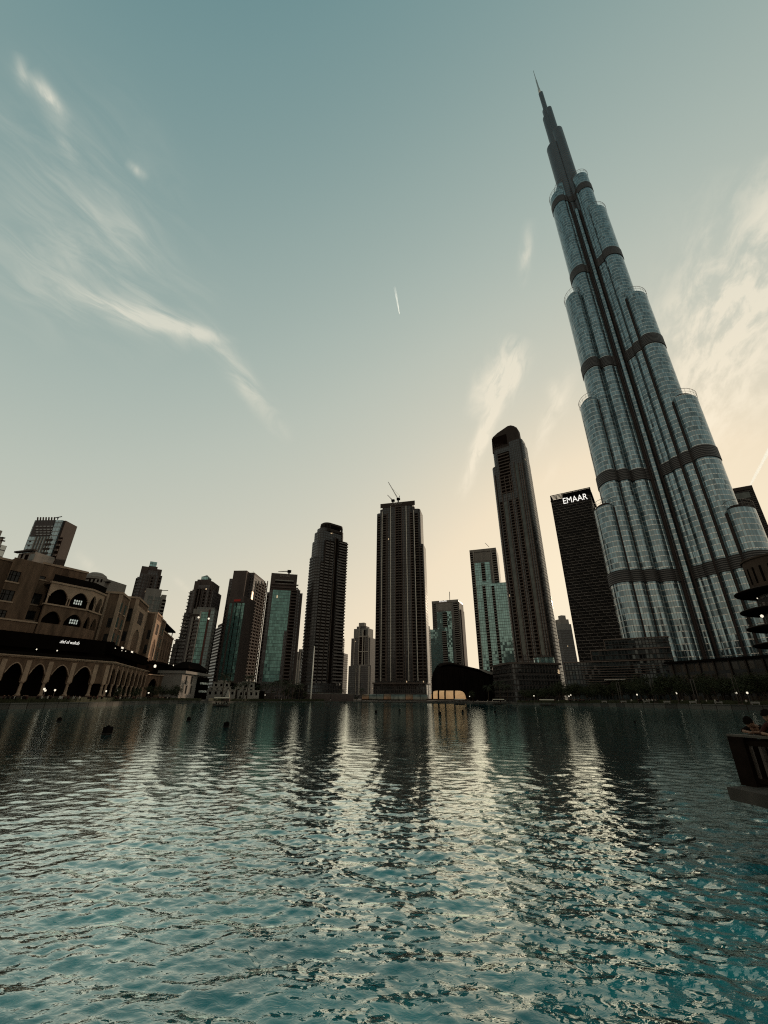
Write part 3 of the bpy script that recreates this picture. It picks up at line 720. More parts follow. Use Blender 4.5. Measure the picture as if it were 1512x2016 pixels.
    t.comb(707.2, 713.2, 1280, 1254, 1308, m_mauvep, fh=4.5, proud=.4, t=1.0, n0=0); t.comb(715.2, 718, 1280, 1240, 1340, m_shade_tone, fh=5, proud=.3, t=1, n0=0)
    t = Tower('office_tower', 'narrow dark tower right of the ornate grey tower', (731, 1279), (740, 1284), 900); t.tier(731, 741, 1283, 0, 25, m_dk2, 'ledged')
    t = Tower('office_tower', 'narrow dark tower just right of the rounded tower', (673, 1255), (678.5, 1257), 700); t.tier(672, 678.6, 1256, 0, 25, m_dk2, 'ledged'); t.tier(677, 685, 1287, -2, 20, m_mauve, 'ledged')
    t = Tower('stone_tower', 'small pale far tower between the green glass tower and the rounded tower', (586, 1281), (599, 1281), 950); F = t.F
    for xl, xr, y, n0, mt in ((588.5, 596, 1278, 4, m_greyp), (585.5, 600, 1283, 2, m_mauve), (583.5, 602, 1300, 0, m_grey)): t.tier(xl, xr, y, n0, 26, mt)
    for x, w in ((586, 1.5), (590.5, 1.8), (597, 2.2), (601, 1.2)): t.fin(x, 1300, 1284, w, .9, m_pale, 0, 6)
    t.panel(588, 599, 1320, 1317, 1321, m_pale, proud=1.2, name='cornice')

    # green glass tower
    t = Tower('apartment_tower', 'tower with a tall flat green glass front and a grey signboard crown', (534.5, 1128), (586, 1131.5), 450); F = t.F
    t.tier(534.5, 586, 1129.5, 0, 24, m_mauvep, z0=t.F.z(560, 1162)); t.tier(531, 587.5, 1158.5, .6, 28, m_mauve); t.tier(587, 591.5, 1162, 3, 24, m_mauve); t.tier(590, 596, 1168, 5, 22, m_mauvep); t.tier(527.5, 536, 1166, 3, 22, m_mauve)
    t.panel(537, 572, 1165, 1160, 1242, m_green, n0=.6); t.panel(537, 567, 1165, 1242, 1343, m_green, n0=.6)
    t.comb(573, 584.5, 1165, 1163, 1345, m_mauvep, n0=.6, proud=1.6); t.comb(527.5, 535.5, 1165, 1170, 1345, m_mauvep, n0=3.0, proud=1.5)
    for y in (1150, 1156): t.panel(534, 587, 1158, y, y + 2.2, m_mauvep, proud=1.4, name='cornice')
    t.comb(541, 578, 1150, 1140, 1150, m_greyp, n0=0, fh=4.0, proud=.5, t=1.4); t.fin(586, 1180, 1160, 1.0, 1.0, m_mauvep, .6); t.fin(572.6, 1180, 1160, .6, .6, m_mauvep, .6)
    t.sign('EMAAR', 551, 571.5, 1135.4, 4.6, m_dim, proud=.5)
    luffing_crane('roof_crane', 'tiny crane with level jib on the green glass tower roof', t.F, (569, 1128), (548, 1125.5), (571, 1126), 10)

    # paired tower with red sign
    t = Tower('apartment_tower', 'slab tower with green glass strips and a small red glowing sign near its roof', (451, 1175), (482, 1174), 430); F = t.F
    t.tier(450.5, 482.5, 1174.5, 0, 24, m_mauvep); t.tier(447, 456, 1186, 2, 22, m_mauve)
    t.panel(452.5, 482, 1188, 1187.5, 1341, m_green); 
    for x, w in ((459.3, 1.7), (466.5, .7), (475.6, .5)): t.fin(x, 1188, 1187, w, .5, m_mauvep if w > 1 else m_shade_tone, 0, 6)
    t.comb(446.4, 452, 1188, 1190, 1345, m_mauvep, n0=2.0, proud=2.4); t.panel(456, 481, 1182, 1177, 1186.5, m_mauvep, name='sign_board', proud=.6)
    q = t.panel(461.5, 474, 1183, 1180.5, 1184.2, m_red, name='sign', proud=1.0)
    t = Tower('apartment_tower', 'taller mauve tower with glinting balcony columns, directly behind the one with the red sign', (500, 1128.5), (526, 1149.5), 455); F = t.F
    t.tier(500, 526, 1139, 0, 22, m_mauve); t.tier(500, 521, 1135, 0.6, 20, m_mauvep)
    t.tier(476, 504, 1148, 15, 30, m_mauve); t.tier(485.5, 502, 1129, 5, 20, m_mauvep); t.tier(471, 492, 1160, 17, 30, m_mauve); t.tier(477, 496, 1163.5, 13, 25, m_greyp)
    for xl, xr in ((503, 506.5), (508.5, 512.5), (514.5, 518), (520, 523.5)): t.comb(xl, xr, 1160, 1146, 1340, m_mauvep, proud=.7)
    for x in (502, 507.5, 513.5, 519, 524.8): t.fin(x, 1160, 1142, .8, .8, m_greyp, 0, 10)
    t.panel(495.5, 498.3, 1165, 1165, 1300, m_mirror, n0=.4, proud=.6, name='glazing'); t.rod((498.5, 1125), (498.5, 1129), .2)
    t.comb(526.5, 531, 1170, 1165, 1345, m_mauvep, proud=1.2, n0=1.0)
    t = Tower('apartment_tower', 'lower dark tower with ribbed balconies left of the red sign tower', (421, 1239), (437, 1231), 520); F = t.F
    t.tier(421, 440, 1235, 0, 26, m_dk2, 'ledged', d=.9, t=1.1); t.tier(430, 440, 1228, 3, 20, m_mauvep); t.tier(406, 424, 1320, -2, 20, m_dk2, 'ledged')

    # two stepped stone towers on the left, each with a lower block in front
    t = Tower('apartment_tower', 'stepped mauve tower with a glass lantern top, behind a pale green slab', (384, 1144), (419, 1144.5), 420); F = t.F
    o, q = t.tier(397, 410, 1135, 6, 16, m_teal, name='lantern'); t.tier(389, 413, 1141, 4, 20, m_mauvep); t.tier(384, 394, 1144, 2.5, 24, m_mauvep); t.tier(409, 419, 1144.5, 2.5, 24, m_mauvep); t.tier(390, 414, 1152, 2, 22, m_mauve)
    t.tier(379, 420.5, 1161, 1, 26, m_mauve); t.tier(374.5, 385, 1163, 2, 22, m_dk2, 'ledged', d=.9); t.tier(363, 378, 1206, 1, 22, m_dk2, 'ledged', d=.8); t.tier(346, 366, 1258, -.5, 22, m_dk2, 'ledged', d=.8); t.tier(341, 350, 1268, -2, 22, m_dk2, 'ledged', d=.8)
    for x in (383, 389.5, 395, 398.5, 409, 414): t.fin(x, 1180, 1158, .8, .9, m_mauvep, 1, 30)
    for xl, xr in ((399.5, 403), (410.5, 413)): t.comb(xl, xr, 1180, 1162, 1240, m_mauvep, n0=1, proud=.5)
    for xl, xr in ((385, 388.5), (391, 394)): t.panel(xl, xr, 1180, 1159, 1240, m_shade_tone, n0=1, name='shade_panel')
    q = MB(); u0, z0 = F.uz(397, 1135.5, 6); u1, _ = F.uz(410, 1135.5, 6); c = F.pt((u0+u1)/2, 11, z0 + 3.2)
    for a, b in (((u0, 6), (u1, 6)), ((u1, 6), (u1, 16)), ((u1, 16), (u0, 16)), ((u0, 16), (u0, 6))): q.face([F.pt(*a, z0 + .05), F.pt(*b, z0 + .05), c])
    q.build('lantern_roof', m_brn, t.T)
    t = Tower('apartment_tower', 'pale green grey slab tower with two bright roof lamps, before the stepped mauve tower', (388.5, 1195), (423, 1196.5), 400); F = t.F
    t.tier(388.5, 423, 1195.5, 0, 18, m_grey); t.tier(381.5, 390, 1198.5, 1, 16, m_greyp); t.panel(396.5, 410, 1208, 1205, 1335, m_green); t.panel(413, 421, 1215, 1200, 1335, m_teal2); t.fin(411.5, 1210, 1200, 1.4, .6, m_redbrown); t.fin(395, 1210, 1203, .8, .5, m_pale); 
    t.comb(381, 391.5, 1220, 1214, 1330, m_mauvep, n0=.6, proud=1.6); t.tier(375, 391, 1214, 2, 14, m_mauve); t.panel(374, 393, 1212, 1209.5, 1213, m_brn, n0=2, proud=2.5, name='canopy')
    for x, y in ((391, 1215.5), (411, 1218)):
        m = MB(); u, z = F.uz(x, y, -1.0); m.lathe(F.pt(u, -1.0, z), [(.1, -1.0), (.8, -.5), (.95, 0), (.8, .5), (.1, 1.0)], 10); m.build('roof_lamp', m_lamp, t.T)
    t = Tower('apartment_tower', 'stepped mauve tower with a glazed cube lantern rising over the arcaded building', (280, 1115.5), (319.5, 1121), 430); F = t.F
    t.tier(296, 310, 1106, 8, 18, m_teal, name='lantern'); t.tier(293, 311, 1115, 6, 22, m_mauvep); t.tier(279.5, 293, 1115, 3, 24, m_mauvep); t.tier(309, 319.5, 1121, 3, 24, m_mauvep); t.tier(291, 312, 1124, 2, 20, m_mauve)
    t.tier(276, 320.5, 1131, 1, 28, m_mauve); t.tier(270.5, 281, 1136, 2, 24, m_dk2, 'ledged', d=1.0)
    for x in (279, 285.5, 290.5, 294, 301, 309): t.fin(x, 1150, 1131, .9, .9, m_mauvep, 1, 40)
    for xl, xr in ((295, 299), (310, 314)): t.comb(xl, xr, 1150, 1133, 1200, m_mauvep, n0=1, proud=.6)
    t = Tower('apartment_tower', 'pale grey block with a projecting roof rail in front of the lantern topped tower', (288.5, 1158), (320, 1161.5), 400); F = t.F
    t.tier(288.5, 320, 1159, 0, 16, m_greyp); t.tier(318, 328.5, 1171, 1, 14, m_greyp); t.panel(290.5, 300, 1180, 1173, 1230, m_slate); t.panel(305, 316, 1180, 1175, 1230, m_slate); t.comb(320, 327.5, 1180, 1180, 1230, m_greyp, n0=1, proud=1.6); t.rod((314, 1163), (331, 1162.5), .35, 2, m_greyp, 'roof_rail')
    for x in (295, 310.5): t.fin(x, 1180, 1172, .5, .4, m_greyp, 0, 30)
    for y in (1181, 1190, 1199, 1208): t.panel(290, 316, y, y, y + .8, m_greyp, proud=.5, name='floor_band')

    # leaning-looking hotel slab on the far left
    t = Tower('hotel_tower', 'far left glass slab tower with a dark slatted crown and short rods on its roof', (69, 1024), (125, 1023.5), 300); F = t.F
    t.tier(69, 110, 1024, 0, 15, m_blue); t.tier(110, 124, 1024, -.5, 14, m_blue); t.tier(124, 130, 1025, .5, 13, m_brn); t.tier(64.5, 75, 1035, 1, 14, m_blue)
    t.panel(71, 108.5, 1026, 1024.5, 1056, m_dkr, proud=.5, name='crown_panel')
    for k, y in enumerate((1036, 1042, 1047, 1052)): t.panel(70.5, 106 - k, y, y, y + 2.0, m_dim2, n0=0, proud=.9, name='window_band')
    for i in range(7): t.rod((74.5 + i*5.5, 1018.5), (74 + i*5.5, 1024.5), .55, 3, m_brn2, 'roof_rod')
    t.rod((113, 1023), (114.5, 1019), .4, 3); t.rod((109, 1019.5), (122, 1017), .35, 3, name='roof_arm')
    for i in range(6): t.fin(71.5 + i*6, 1060, 1057, .8, .7, m_greyp, 0, 20)
    t.comb(92, 104, 1064, 1058, 1110, m_brn, fh=3.6, proud=.8, t=1.7); t.comb(115, 121, 1064, 1058, 1115, m_brn2, fh=4, proud=.6, t=1.6, n0=-.5); t.comb(62.5, 66, 1060, 1058, 1110, m_brn, fh=3.4, proud=1.2, t=1.0, n0=1)
    t = Tower('building', 'small pale block with a flat projecting roof beside the far left slab tower', (36, 1087), (70, 1083), 240, 'building'); F = t.F
    t.tier(38, 69, 1088, 0, 12, m_greyp); t.panel(35, 71, 1087, 1085, 1087.6, m_brn, proud=2.0, name='roof'); t.panel(50, 56, 1095, 1092, 1102, m_shade_tone, name='window'); t.panel(60, 68, 1095, 1091, 1102, m_slate, name='window'); t.panel(42, 45, 1095, 1091, 1099, m_shade_tone, name='window')
    t = Tower('apartment_tower', 'pale tower with gridded windows cut off by the left edge', (-12, 1040), (6, 1045), 260); F = t.F
    t.tier(-12, 6, 1043, 0, 12, m_greyp); t.tier(-12, 9, 1056, -.6, 11, m_greyp); t.tier(-12, 15, 1072, -1.2, 10, m_gridw); 
    for y in (1058, 1064): t.panel(2, 9.5, y, y, y + 2, m_brn, n0=-.6, proud=1.2, name='balcony')
    t = Tower('domed_building', 'pale building with a low stepped dome behind the arcaded building roof', (172, 1133), (205, 1131), 210, 'building'); F = t.F
    t.tier(168, 208, 1140, 0, 14, m_greyp); t.tier(176, 216.5, 1147, 1.5, 12, m_greyp)
    u, z = F.uz(189, 1139, 7); m = MB(); r = abs(F.u(206, 1139, 7) - u); m.lathe(F.pt(u, 7, z - 1), [(r, 0), (r, 1.2), (r*.86, 2.0), (r*.84, 2.6), (r*.5, 3.8), (.2, 4.4)], 12, False); m.build('dome', m_greyp, t.T)
    for x in (177, 185, 193, 200): t.panel(x - 1.5, x + 1.5, 1143, 1140.5, 1146, m_shade_tone, name='window')
    t.panel(208, 218, 1147, 1145.4, 1147.2, m_brn, n0=1.5, proud=1.5, name='eave')

m_greyq = plain('grey balcony front', (.22, .205, .20), .7, vary=.2)
m_slate = plain('slate glass', (.10, .12, .12), .12, .45, vary=.3)
m_mirror = plain('bright glazing', (.75, .70, .60), .12, .9, vary=.2)
m_teal2 = facade('grey green glazing', (.17, .17, .16), (.11, .14, .135), fh=3.4, bw=1.6, fx=.15, fz=.2, grough=.15, gmetal=.4, vary=.25)
m_redbrown = plain('red brown strip', (.13, .05, .04), .6, vary=.2)
m_blue = facade('blue grey glazing', (.26, .28, .29), (.20, .255, .275), fh=3.6, bw=2.4, fx=.12, fz=.2, grough=.1, gmetal=.55, vary=.2)
m_dkr = facade('dark red slats', (.055, .022, .018), (.02, .012, .01), fh=40, bw=1.4, fx=.5, fz=0.0, grough=.6, vary=.2)
m_dim2 = facade('pale window band', (.08, .06, .055), (.28, .25, .24), fh=9, bw=3.0, fx=.35, fz=0, grough=.3, vary=.5)
m_gridw = facade('white grid wall', (.10, .09, .085), (.42, .40, .36), fh=4.4, bw=3.4, fx=.16, fz=.16, grough=.2, gmetal=.3, vary=.15)
def weave_material():
    m = bpy.data.materials.new('woven facade'); m.use_nodes = True; T = NT(m.node_tree)
    b = T.n('ShaderNodeBsdfPrincipled'); o = T.n('ShaderNodeOutputMaterial'); T.link(b.outputs[0], o.inputs[0])
    uv = T.n('ShaderNodeTexCoord').outputs['UV']; s = T.sep(uv)
    V = T.m('DIVIDE', s[1], 2.9); U = T.m('ADD', T.m('DIVIDE', s[0], 6.0), T.m('MULTIPLY', T.m('FLOOR', V), .36))
    fu, fv = T.m('FRACT', U), T.m('FRACT', V)
    sill = T.m('MULTIPLY', T.m('LESS_THAN', fv, .24), T.m('LESS_THAN', fu, .9))
    post = T.m('LESS_THAN', fu, .07); line = T.m('MAXIMUM', sill, T.m('MULTIPLY', post, T.m('LESS_THAN', fv, .8)))
    wn = T.n('ShaderNodeTexWhiteNoise', noise_dimensions='2D'); T.link(T.xyz(T.m('FLOOR', U), T.m('FLOOR', V)), wn.inputs[0])
    T.put(b.inputs['Base Color'], T.mix(line, T.mix(wn.outputs[0], (.006, .004, .0035, 1), (.014, .010, .008, 1)), T.mix(wn.outputs[0], (.075, .058, .050, 1), (.15, .118, .104, 1))))
    b.inputs['Roughness'].default_value = .6; b.inputs['Specular IOR Level'].default_value = .08
    bp = T.n('ShaderNodeBump'); bp.inputs['Strength'].default_value = 1; bp.inputs['Distance'].default_value = .4
    T.link(line, bp.inputs['Height']); T.link(bp.outputs[0], b.inputs['Normal']); return m
m_weave = weave_material()
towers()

ALB = _alb
# ------------------------------------------------------------------ arcaded sandstone building on the left bank
m_sand = plain('sandstone render', (.105, .070, .049), .9, vary=.42, scale=.6, streak=True)
m_sand2 = plain('pale sandstone trim', (.27, .20, .15), .85, vary=.2, scale=.5)
m_void = plain('dark interior and gap shade', (.005, .0038, .003), .9, vary=.3)
m_awn = plain('black awning', (.004, .003, .0025), .8, vary=.3)
m_wind = plain('dark window glass', (.02, .02, .02), .08, .2, vary=.5, scale=.6)
m_lit = plain('bright window', (.5, .5, .45), .4, emit=(.85, .95, .85), estr=.35, vary=.3, scale=2)  # pale emissive pane
m_terr = plain('terrace wall', (.05, .037, .03), .9, vary=.3)

def arcaded_building():
    A1, B1, E1 = at(-60, 1284.5, 117), at(223, 1302, 150), at(290, 1321, 204)
    S1, S2 = Plane(A1, B1), Plane(B1, E1)
    TZ = 2.6                                             # terrace the arcade stands on
    T = thing('arcaded_building', 'sandstone arcaded restaurant building with pointed arches and lit sign abd el wahab, left bank', 'building', (A1.x, A1.y, GZ))
    P = lambda name, mb, mat, par=None, **k: mb.build(name, mat, par or T, **k)
    zc = 13.5
    # terrace
    m = MB(); q = [S1.xy(-30, -5), S1.xy(S1.len + 2, -5), S2.xy(2, -5), S2.xy(S2.len + 150, -5), S2.xy(S2.len + 150, 60), S1.xy(-30, 60)]
    m.prism(q, GZ - .5, TZ); P('terrace', m, m_terr)
    # ground storey arcade, long front
    cols = [-2, 48.5, 93, 139.5, 184.5]
    uc = [S1.u(x, 1330) for x in cols]; ap = [S1.u(x, 1320) for x in (23, 75, 122, 168)]
    zs, za = S1.z(90, 1329), S1.z(122, 1309.5)
    holes = [((uc[i] + uc[i+1])/2 + .1, (uc[i+1] - uc[i]) - 1.55, zs, za) for i in range(4)]
    holes = [((uc[0] - (uc[1]-uc[0])/2), uc[1]-uc[0]-1.55, zs, za)] + holes
    m = MB(); S1.arch_wall(m, uc[0] - 14, S1.len - .6, TZ + 3.9, zc - .6, 0, .9, [(c, w, zs, za) for c, w, _, _ in holes]); 
    P('arcade_wall', m, m_sand)
    for u in uc + [S1.len - 1.3]:
        c = S1.xy(u, .45); m = MB(); m.lathe((c[0], c[1], 0), [(.72, TZ), (.72, TZ + .35), (.55, TZ + .6), (.42, TZ + .8), (.38, TZ + 3.2), (.42, TZ + 3.4), (.62, TZ + 3.6), (.72, TZ + 3.89)], 12)
        k = P('column', m, m_sand2)
        m = MB(); S1.box(m, u - .62, u + .62, -.22, .0, TZ + 3.9, zc - 1.25); P('pilaster', m, m_sand2, k)
    for c, w, a, b in holes:                             # moulded arch edge
        m = MB(); pts = []
        for sgn in (-1, 1):
            L = [(c + sgn*w/2*(1 - t/9), a + (b - a)*ogive(t/9)) for t in range(10)]
            pts += L if sgn < 0 else L[::-1][1:]
        m.tube([S1.pt(u, -.05, z) for u, z in pts], .17, 5); P('arch_moulding', m, m_sand2)
    for z0, z1, d in ((zc - .6, zc - .3, .35), (zc - .3, zc, .75)):
        m = MB(); S1.box(m, uc[0] - 14, S1.len + (.3 if d < .5 else .7), -d, 3, z0, z1 - .003); P('cornice', m, m_sand2)
        m = MB(); S2.box(m, .05, S2.len + d, -d, 3, z0, z1); P('cornice', m, m_sand2)
    m = MB(); S1.box(m, uc[4] + 1.2, S1.len - 2.0, -.06, .0, zs + .4, zc - 1.4); P('panel', m, m_sand)
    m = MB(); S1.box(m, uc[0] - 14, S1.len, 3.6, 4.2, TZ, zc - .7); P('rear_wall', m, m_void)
    # ground storey arcade, side toward the lake
    n = 8; w = S2.len/n; holes = [(w*(i + .5), w - 1.0, zs, za + .1) for i in range(n)]
    m = MB(); S2.arch_wall(m, .0, S2.len, TZ + 3.9, zc - .6, 0, .8, holes); P('arcade_wall', m, m_sand)
    for i in range(n + 1):
        u = min(max(w*i, .5), S2.len - .4); c = S2.xy(u, .4); m = MB(); m.lathe((c[0], c[1], 0), [(.6, TZ), (.6, TZ + .35), (.4, TZ + .8), (.36, TZ + 3.3), (.62, TZ + 3.89)], 10); k = P('column', m, m_sand2)
        m = MB(); S2.box(m, u - .35, u + .35, -.22, 0, TZ + 3.9, zc - .9); P('pilaster', m, m_sand2, k)
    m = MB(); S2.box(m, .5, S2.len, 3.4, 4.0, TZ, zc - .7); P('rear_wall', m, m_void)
    # roof terrace of the arcade with a low rail, dark restaurant front under a deep awning
    m = MB(); m.prism([S1.xy(uc[0] - 14, .1), S1.xy(S1.len, .1), S2.xy(S2.len, .1), S2.xy(S2.len, 20), S1.xy(uc[0] - 14, 20)], zc - 1.0, zc - .32); P('terrace_floor', m, m_terr)
    ya, yb = 1247, 1290
    za0, za1 = S1.z(100, 1292, 3), S1.z(100, 1250.5, 3)
    m = MB(); S1.box(m, uc[0] - 14, S1.len + 1.5, 4.5, 9, zc - .3, za1); P('awning_front', m, m_void)
    m = MB(); S1.box(m, uc[0] - 14, S1.len + .5, 3, 4.49, za1 - 4.2, za1 + .01); P('awning', m, m_awn)
    m = MB(); S2.box(m, -2, S2.len - 6, 3.5, 9, zc - .3, za1 - .7); P('awning_front', m, m_void)
    m = MB(); S2.box(m, 1, S2.len + 3, 1.5, 3.49, za1 - 4.0, za1 - .8); P('awning', m, m_awn)
    m = MB(); S1.box(m, uc[0] - 14, S1.len, .3, .42, zc - .3, zc + 1.0); P('terrace_rail', m, m_black)
    u0, z0 = S1.uz(118, 1264.5, 2.8); u1, z1 = S1.uz(156, 1267.5, 2.8)
    lettering('abd el wahab', 1.5, m_sign, T, S1.pt(u0, 2.8, z0 - .2), S1.e, (0, 0, 1), 'sign', .06, .25, u1 - u0, .03)
    for x, y in ((72, 1278.5), (112.5, 1281)):
        u, z = S1.uz(x, y, 2.6); m = MB(); m.lathe(S1.pt(u, 2.6, z), [(.05, -.2), (.17, -.06), (.17, .1), (.05, .22)], 8); P('spot_lamp', m, m_lamp)
    for x, y in ((241, 1275.5), (260, 1283.5)):
        u, z = S2.uz(x, y, 1.2); m = MB(); S2.box(m, u - 1.2, u + 1.2, 1.1, 1.3, z - .28, z + .28); P('lit_sign', m, m_lamp)
    for x, y in ((227, 1276), (240, 1281), (247.5, 1282)):
        u, z = S2.uz(x, y, 1.2); m = MB(); m.lathe(S2.pt(u, 1.2, z), [(.05, -.16), (.16, 0), (.05, .16)], 8); P('spot_lamp', m, m_lamp)

    # upper storeys
    def win(F, n, xc, yc, wp, hp):
        u, z = F.uz(xc, yc, n); hu = abs(F.u(xc + wp/2, yc, n) - F.u(xc - wp/2, yc, n))/2; hz = abs(F.z(xc, yc - hp/2, n) - F.z(xc, yc + hp/2, n))/2
        return (u - hu, u + hu, z - hz, z + hz)
    def window(F, n, h, depth=.7, bars=True, mat=None):
        m = MB(); F.box(m, h[0] - .05, h[1] + .05, n + depth, n + depth + .1, h[2] - .05, h[3] + .05); k = P('window', m, mat or m_wind)
        if bars:
            m = MB()
            for i in (1, 2): u = h[0] + (h[1]-h[0])*i/3; F.box(m, u - .09, u + .09, n + depth - .12, n + depth - .01, h[2], h[3])
            z = h[2] + (h[3]-h[2])*.62; F.box(m, h[0], h[1], n + depth - .10, n + depth - .005, z - .08, z + .08)
            P('window_bars', m, m_black, k)
        m = MB(); F.box(m, h[0] - .35, h[1] + .35, n - .22, n - .003, h[2] - .45, h[2]); P('sill', m, m_sand2, k)
    zb = za1 - .1
    def wall_block(F, x0, x1, ytop, xt, n0, n1, wins, u0=None, u1=None, bars=True, cornice=True):
        zt = F.z(xt, ytop, n0); u0 = F.u(x0, 1200, n0) if u0 is None else u0; u1 = F.u(x1, 1200, n0) if u1 is None else u1
        hs = [win(F, n0, *w) for w in wins]; m = MB(); F.window_wall(m, u0, u1, zb, zt, n0, n0 + .7, hs)
        k = P('wall', m, m_sand); m = MB(); F.box(m, u0 + .02, u1 - .02, n0 + .72, n1, zb - .01, zt - .01); P('storey_block', m, m_sand)
        for h in hs:
            window(F, n0, h, .45, bars)
        if cornice:
            m = MB(); F.box(m, u0 - .3, u1 + .3, n0 - .35, n0 + .8, zt + .003, zt + .7); P('cornice', m, m_sand2)
        return u0, u1, zt
    wall_block(S1, -60, 8, 1101, 0, 14.5, 26, [(-20, 1140, 22, 20)])
    wall_block(S1, 2, 55.5, 1099.5, 40, 12, 26, [(28, 1134.5, 24, 22), (14, 1172, 28, 22), (0.5, 1209, 24, 18)], u0=S1.u(-6, 1200, 12), cornice=False)
    wall_block(S1, 55.5, 98, 1112.5, 95, 14, 26, [(77.5, 1136, 27, 6.5), (68.5, 1178.5, 27, 22), (57, 1211, 26, 18)], bars=False)
    wall_block(S1, 90, 150, 1121, 135, 15, 26, [])
    m = MB(); u0, u1 = S1.u(-20, 1230, 9), S1.u(71, 1230, 9); S1.box(m, u0, u1, 9, 10, zb, S1.z(40, 1224, 9)); k = P('balcony_wall', m, m_sand)
    m = MB(); S1.box(m, u0, u1 + .2, 8.7, 10.2, S1.z(40, 1224, 9) + .003, S1.z(40, 1224, 9) + .5); P('coping', m, m_sand2, k)
    # projecting arcaded bay: front and splayed corner
    n0 = 8.5; uA, uB = S1.u(76, 1225, n0), S1.u(165, 1225, n0); zlo = zb
    z1a, z1b, z1c = S1.z(110, 1229, n0), S1.z(105, 1221, n0), S1.z(107, 1203.5, n0)      # sill, spring, apex of the lower arches
    zf = S1.z(115, 1194, n0); z2a, z2c, zr = S1.z(115, 1191, n0), S1.z(120, 1160, n0), S1.z(150, 1152, n0); z2b = S1.z(115, 1172, n0)
    um, wid = (uA + uB)/2, (uB - uA)
    m = MB(); S1.box(m, uA, uB, n0, n0 + .9, zlo, z1a); P('bay_base', m, m_sand)
    Cn = S1.xy(uB, n0); Ce = at(196, 1240, 1.0); 
    D = Plane(Cn, (Cn[0] - 6.2*.80*.55 + S1.e.x*4.2, Cn[1] + S1.e.y*4.2 + 4.4))       # splay turning away from the lake front
    for F, a, b, nn, k in ((S1, uA, uB, n0, 2), (D, 0, D.len, 0, 2)):
        w = (b - a)/k
        hs = [(a + w*(i + .5), w*.84, z1b, z1c) for i in range(k)]
        if F is D: 
            m = MB(); F.box(m, a, b, nn, nn + .9, zlo, z1a); P('bay_base', m, m_sand)
        m = MB(); F.arch_wall(m, a, b, z1a + .003, zf, nn, nn + .9, hs); P('arch_wall', m, m_sand)
        m = MB(); F.box(m, a - .4, b + .4, nn - .45, nn + 1, zf + .003, z2a); P('string_course', m, m_sand2)
        hs = [(a + w*(i + .5), w*.78, z2b, z2c) for i in range(k)]
        m = MB(); F.arch_wall(m, a, b, z2b - .5, zr - .8, nn, nn + .7, hs); P('arch_wall', m, m_sand2)
        for i in range(k + 1):
            for du in (-.35, .35):
                c = F.xy(min(max(a + w*i + du, a + .2), b - .2), nn + .35); m = MB(); m.lathe((c[0], c[1], 0), [(.26, z2a + .003), (.2, z2a + .4), (.19, z2b - 1.0), (.28, z2b - .505)], 8); P('column', m, m_sand2)
        m = MB(); F.box(m, a - .3, b + .3, nn - .4, nn + .9, zr - .797, zr - .2); P('cornice', m, m_sand2)
        m = MB(); F.box(m, a + .3, b - .3, nn + 2.0, nn + 2.5, zlo, zr - 1.2); P('rear_wall', m, m_void)
        m = MB(); F.box(m, a + .1, b - .1, nn + .1, nn + .2, zr - .1, zr + 2.2); P('roof_rail', m, m_black)
    m = MB(); m.prism([S1.xy(uA, n0 + .1), S1.xy(uB, n0 + .1), D.xy(D.len, .1), S1.xy(uB + 3, 20), S1.xy(uA, 20)], zr - .85, zr - .22); P('bay_roof', m, m_sand)
    m = MB(); m.prism([S1.xy(uA + .4, n0 + 3), S1.xy(uB - .2, n0 + 3), D.xy(D.len - .4, 3), S1.xy(uB + 2, 18), S1.xy(uA, 18)], zf, z2a - .02); P('bay_floor', m, m_sand)
    for x, y in ((153, 1186), (144.5, 1224)):             # pale emissive panes behind the arches
        h = win(S1, n0 + 1.8, x, y, 18, 9); m = MB(); S1.box(m, h[0], h[1], n0 + 1.8, n0 + 1.9, h[2], h[3]); k = P('bright_window', m, m_lit)
        m = MB()
        for i in range(5): u = h[0] + (h[1] - h[0])*i/4; S1.box(m, u - .1, u + .1, n0 + 1.6, n0 + 1.79, h[2] - .1, h[3] + .1)
        S1.box(m, h[0], h[1], n0 + 1.65, n0 + 1.78, (h[2]+h[3])/2 - .1, (h[2]+h[3])/2 + .1); P('window_bars', m, m_black, k)
    # stepped blocks receding along the lake side
    def block(xb, yb_, xe, ye_, xt, yt, n, depth, mat=None, arch=True, small=()):
        u0, u1 = S2.u(xb, yb_, n), S2.u(xe, ye_, n); zt = CZ + (S2.z(xt, yt, n) - CZ)
        m = MB(); S2.box(m, u0, u1, n, n + depth, zb - 1, zt); k = P('storey_block', m, mat or m_sand)
        m = MB(); S2.box(m, u0 - .4, u1 + .4, n - .4, n + depth, zt + .003, zt + .8); P('cornice', m, m_sand2, k)
        H = zt - zb; w = u1 - u0
        for ua, ub, na, nb_ in ((u0 - .12, u0 + .9, n - .3, n + .9), (u1 - .9, u1 + .12, n - .3, n - .002), (u0 - .3, u0 - .002, n + 4.2, n + 4.9)):
            m = MB(); S2.box(m, ua, ub, na, nb_, zb, zt - .01); P('pilaster', m, m_sand2, k)
        if arch:
            m = MB(); S2.arch_wall(m, u0 + .25, u1 - .25, zb + .2, zt - H*.12, n - .25, n - .003, [(u0 + w/2, w*.55, zb + H*.3, zb + H*.46)]); P('arch_surround', m, m_sand2, k)
            m = MB(); S2.box(m, u0 + w*.3, u1 - w*.3, n - .28, n - .26, zb + H*.56, zb + H*.8); P('carved_panel', m, m_terr, k)
        # narrow windows on the end wall that faces the camera
        for a, b, c, d in small:
            m = MB(); q = [S2.xy(u0 - .06, n + a), S2.xy(u0 - .06, n + b), S2.xy(u0 + .2, n + b), S2.xy(u0 + .2, n + a)]; m.prism(q[::-1], zb + H*c, zb + H*d); P('window', m, m_wind, k)
        cnt = max(1, int(w/6))
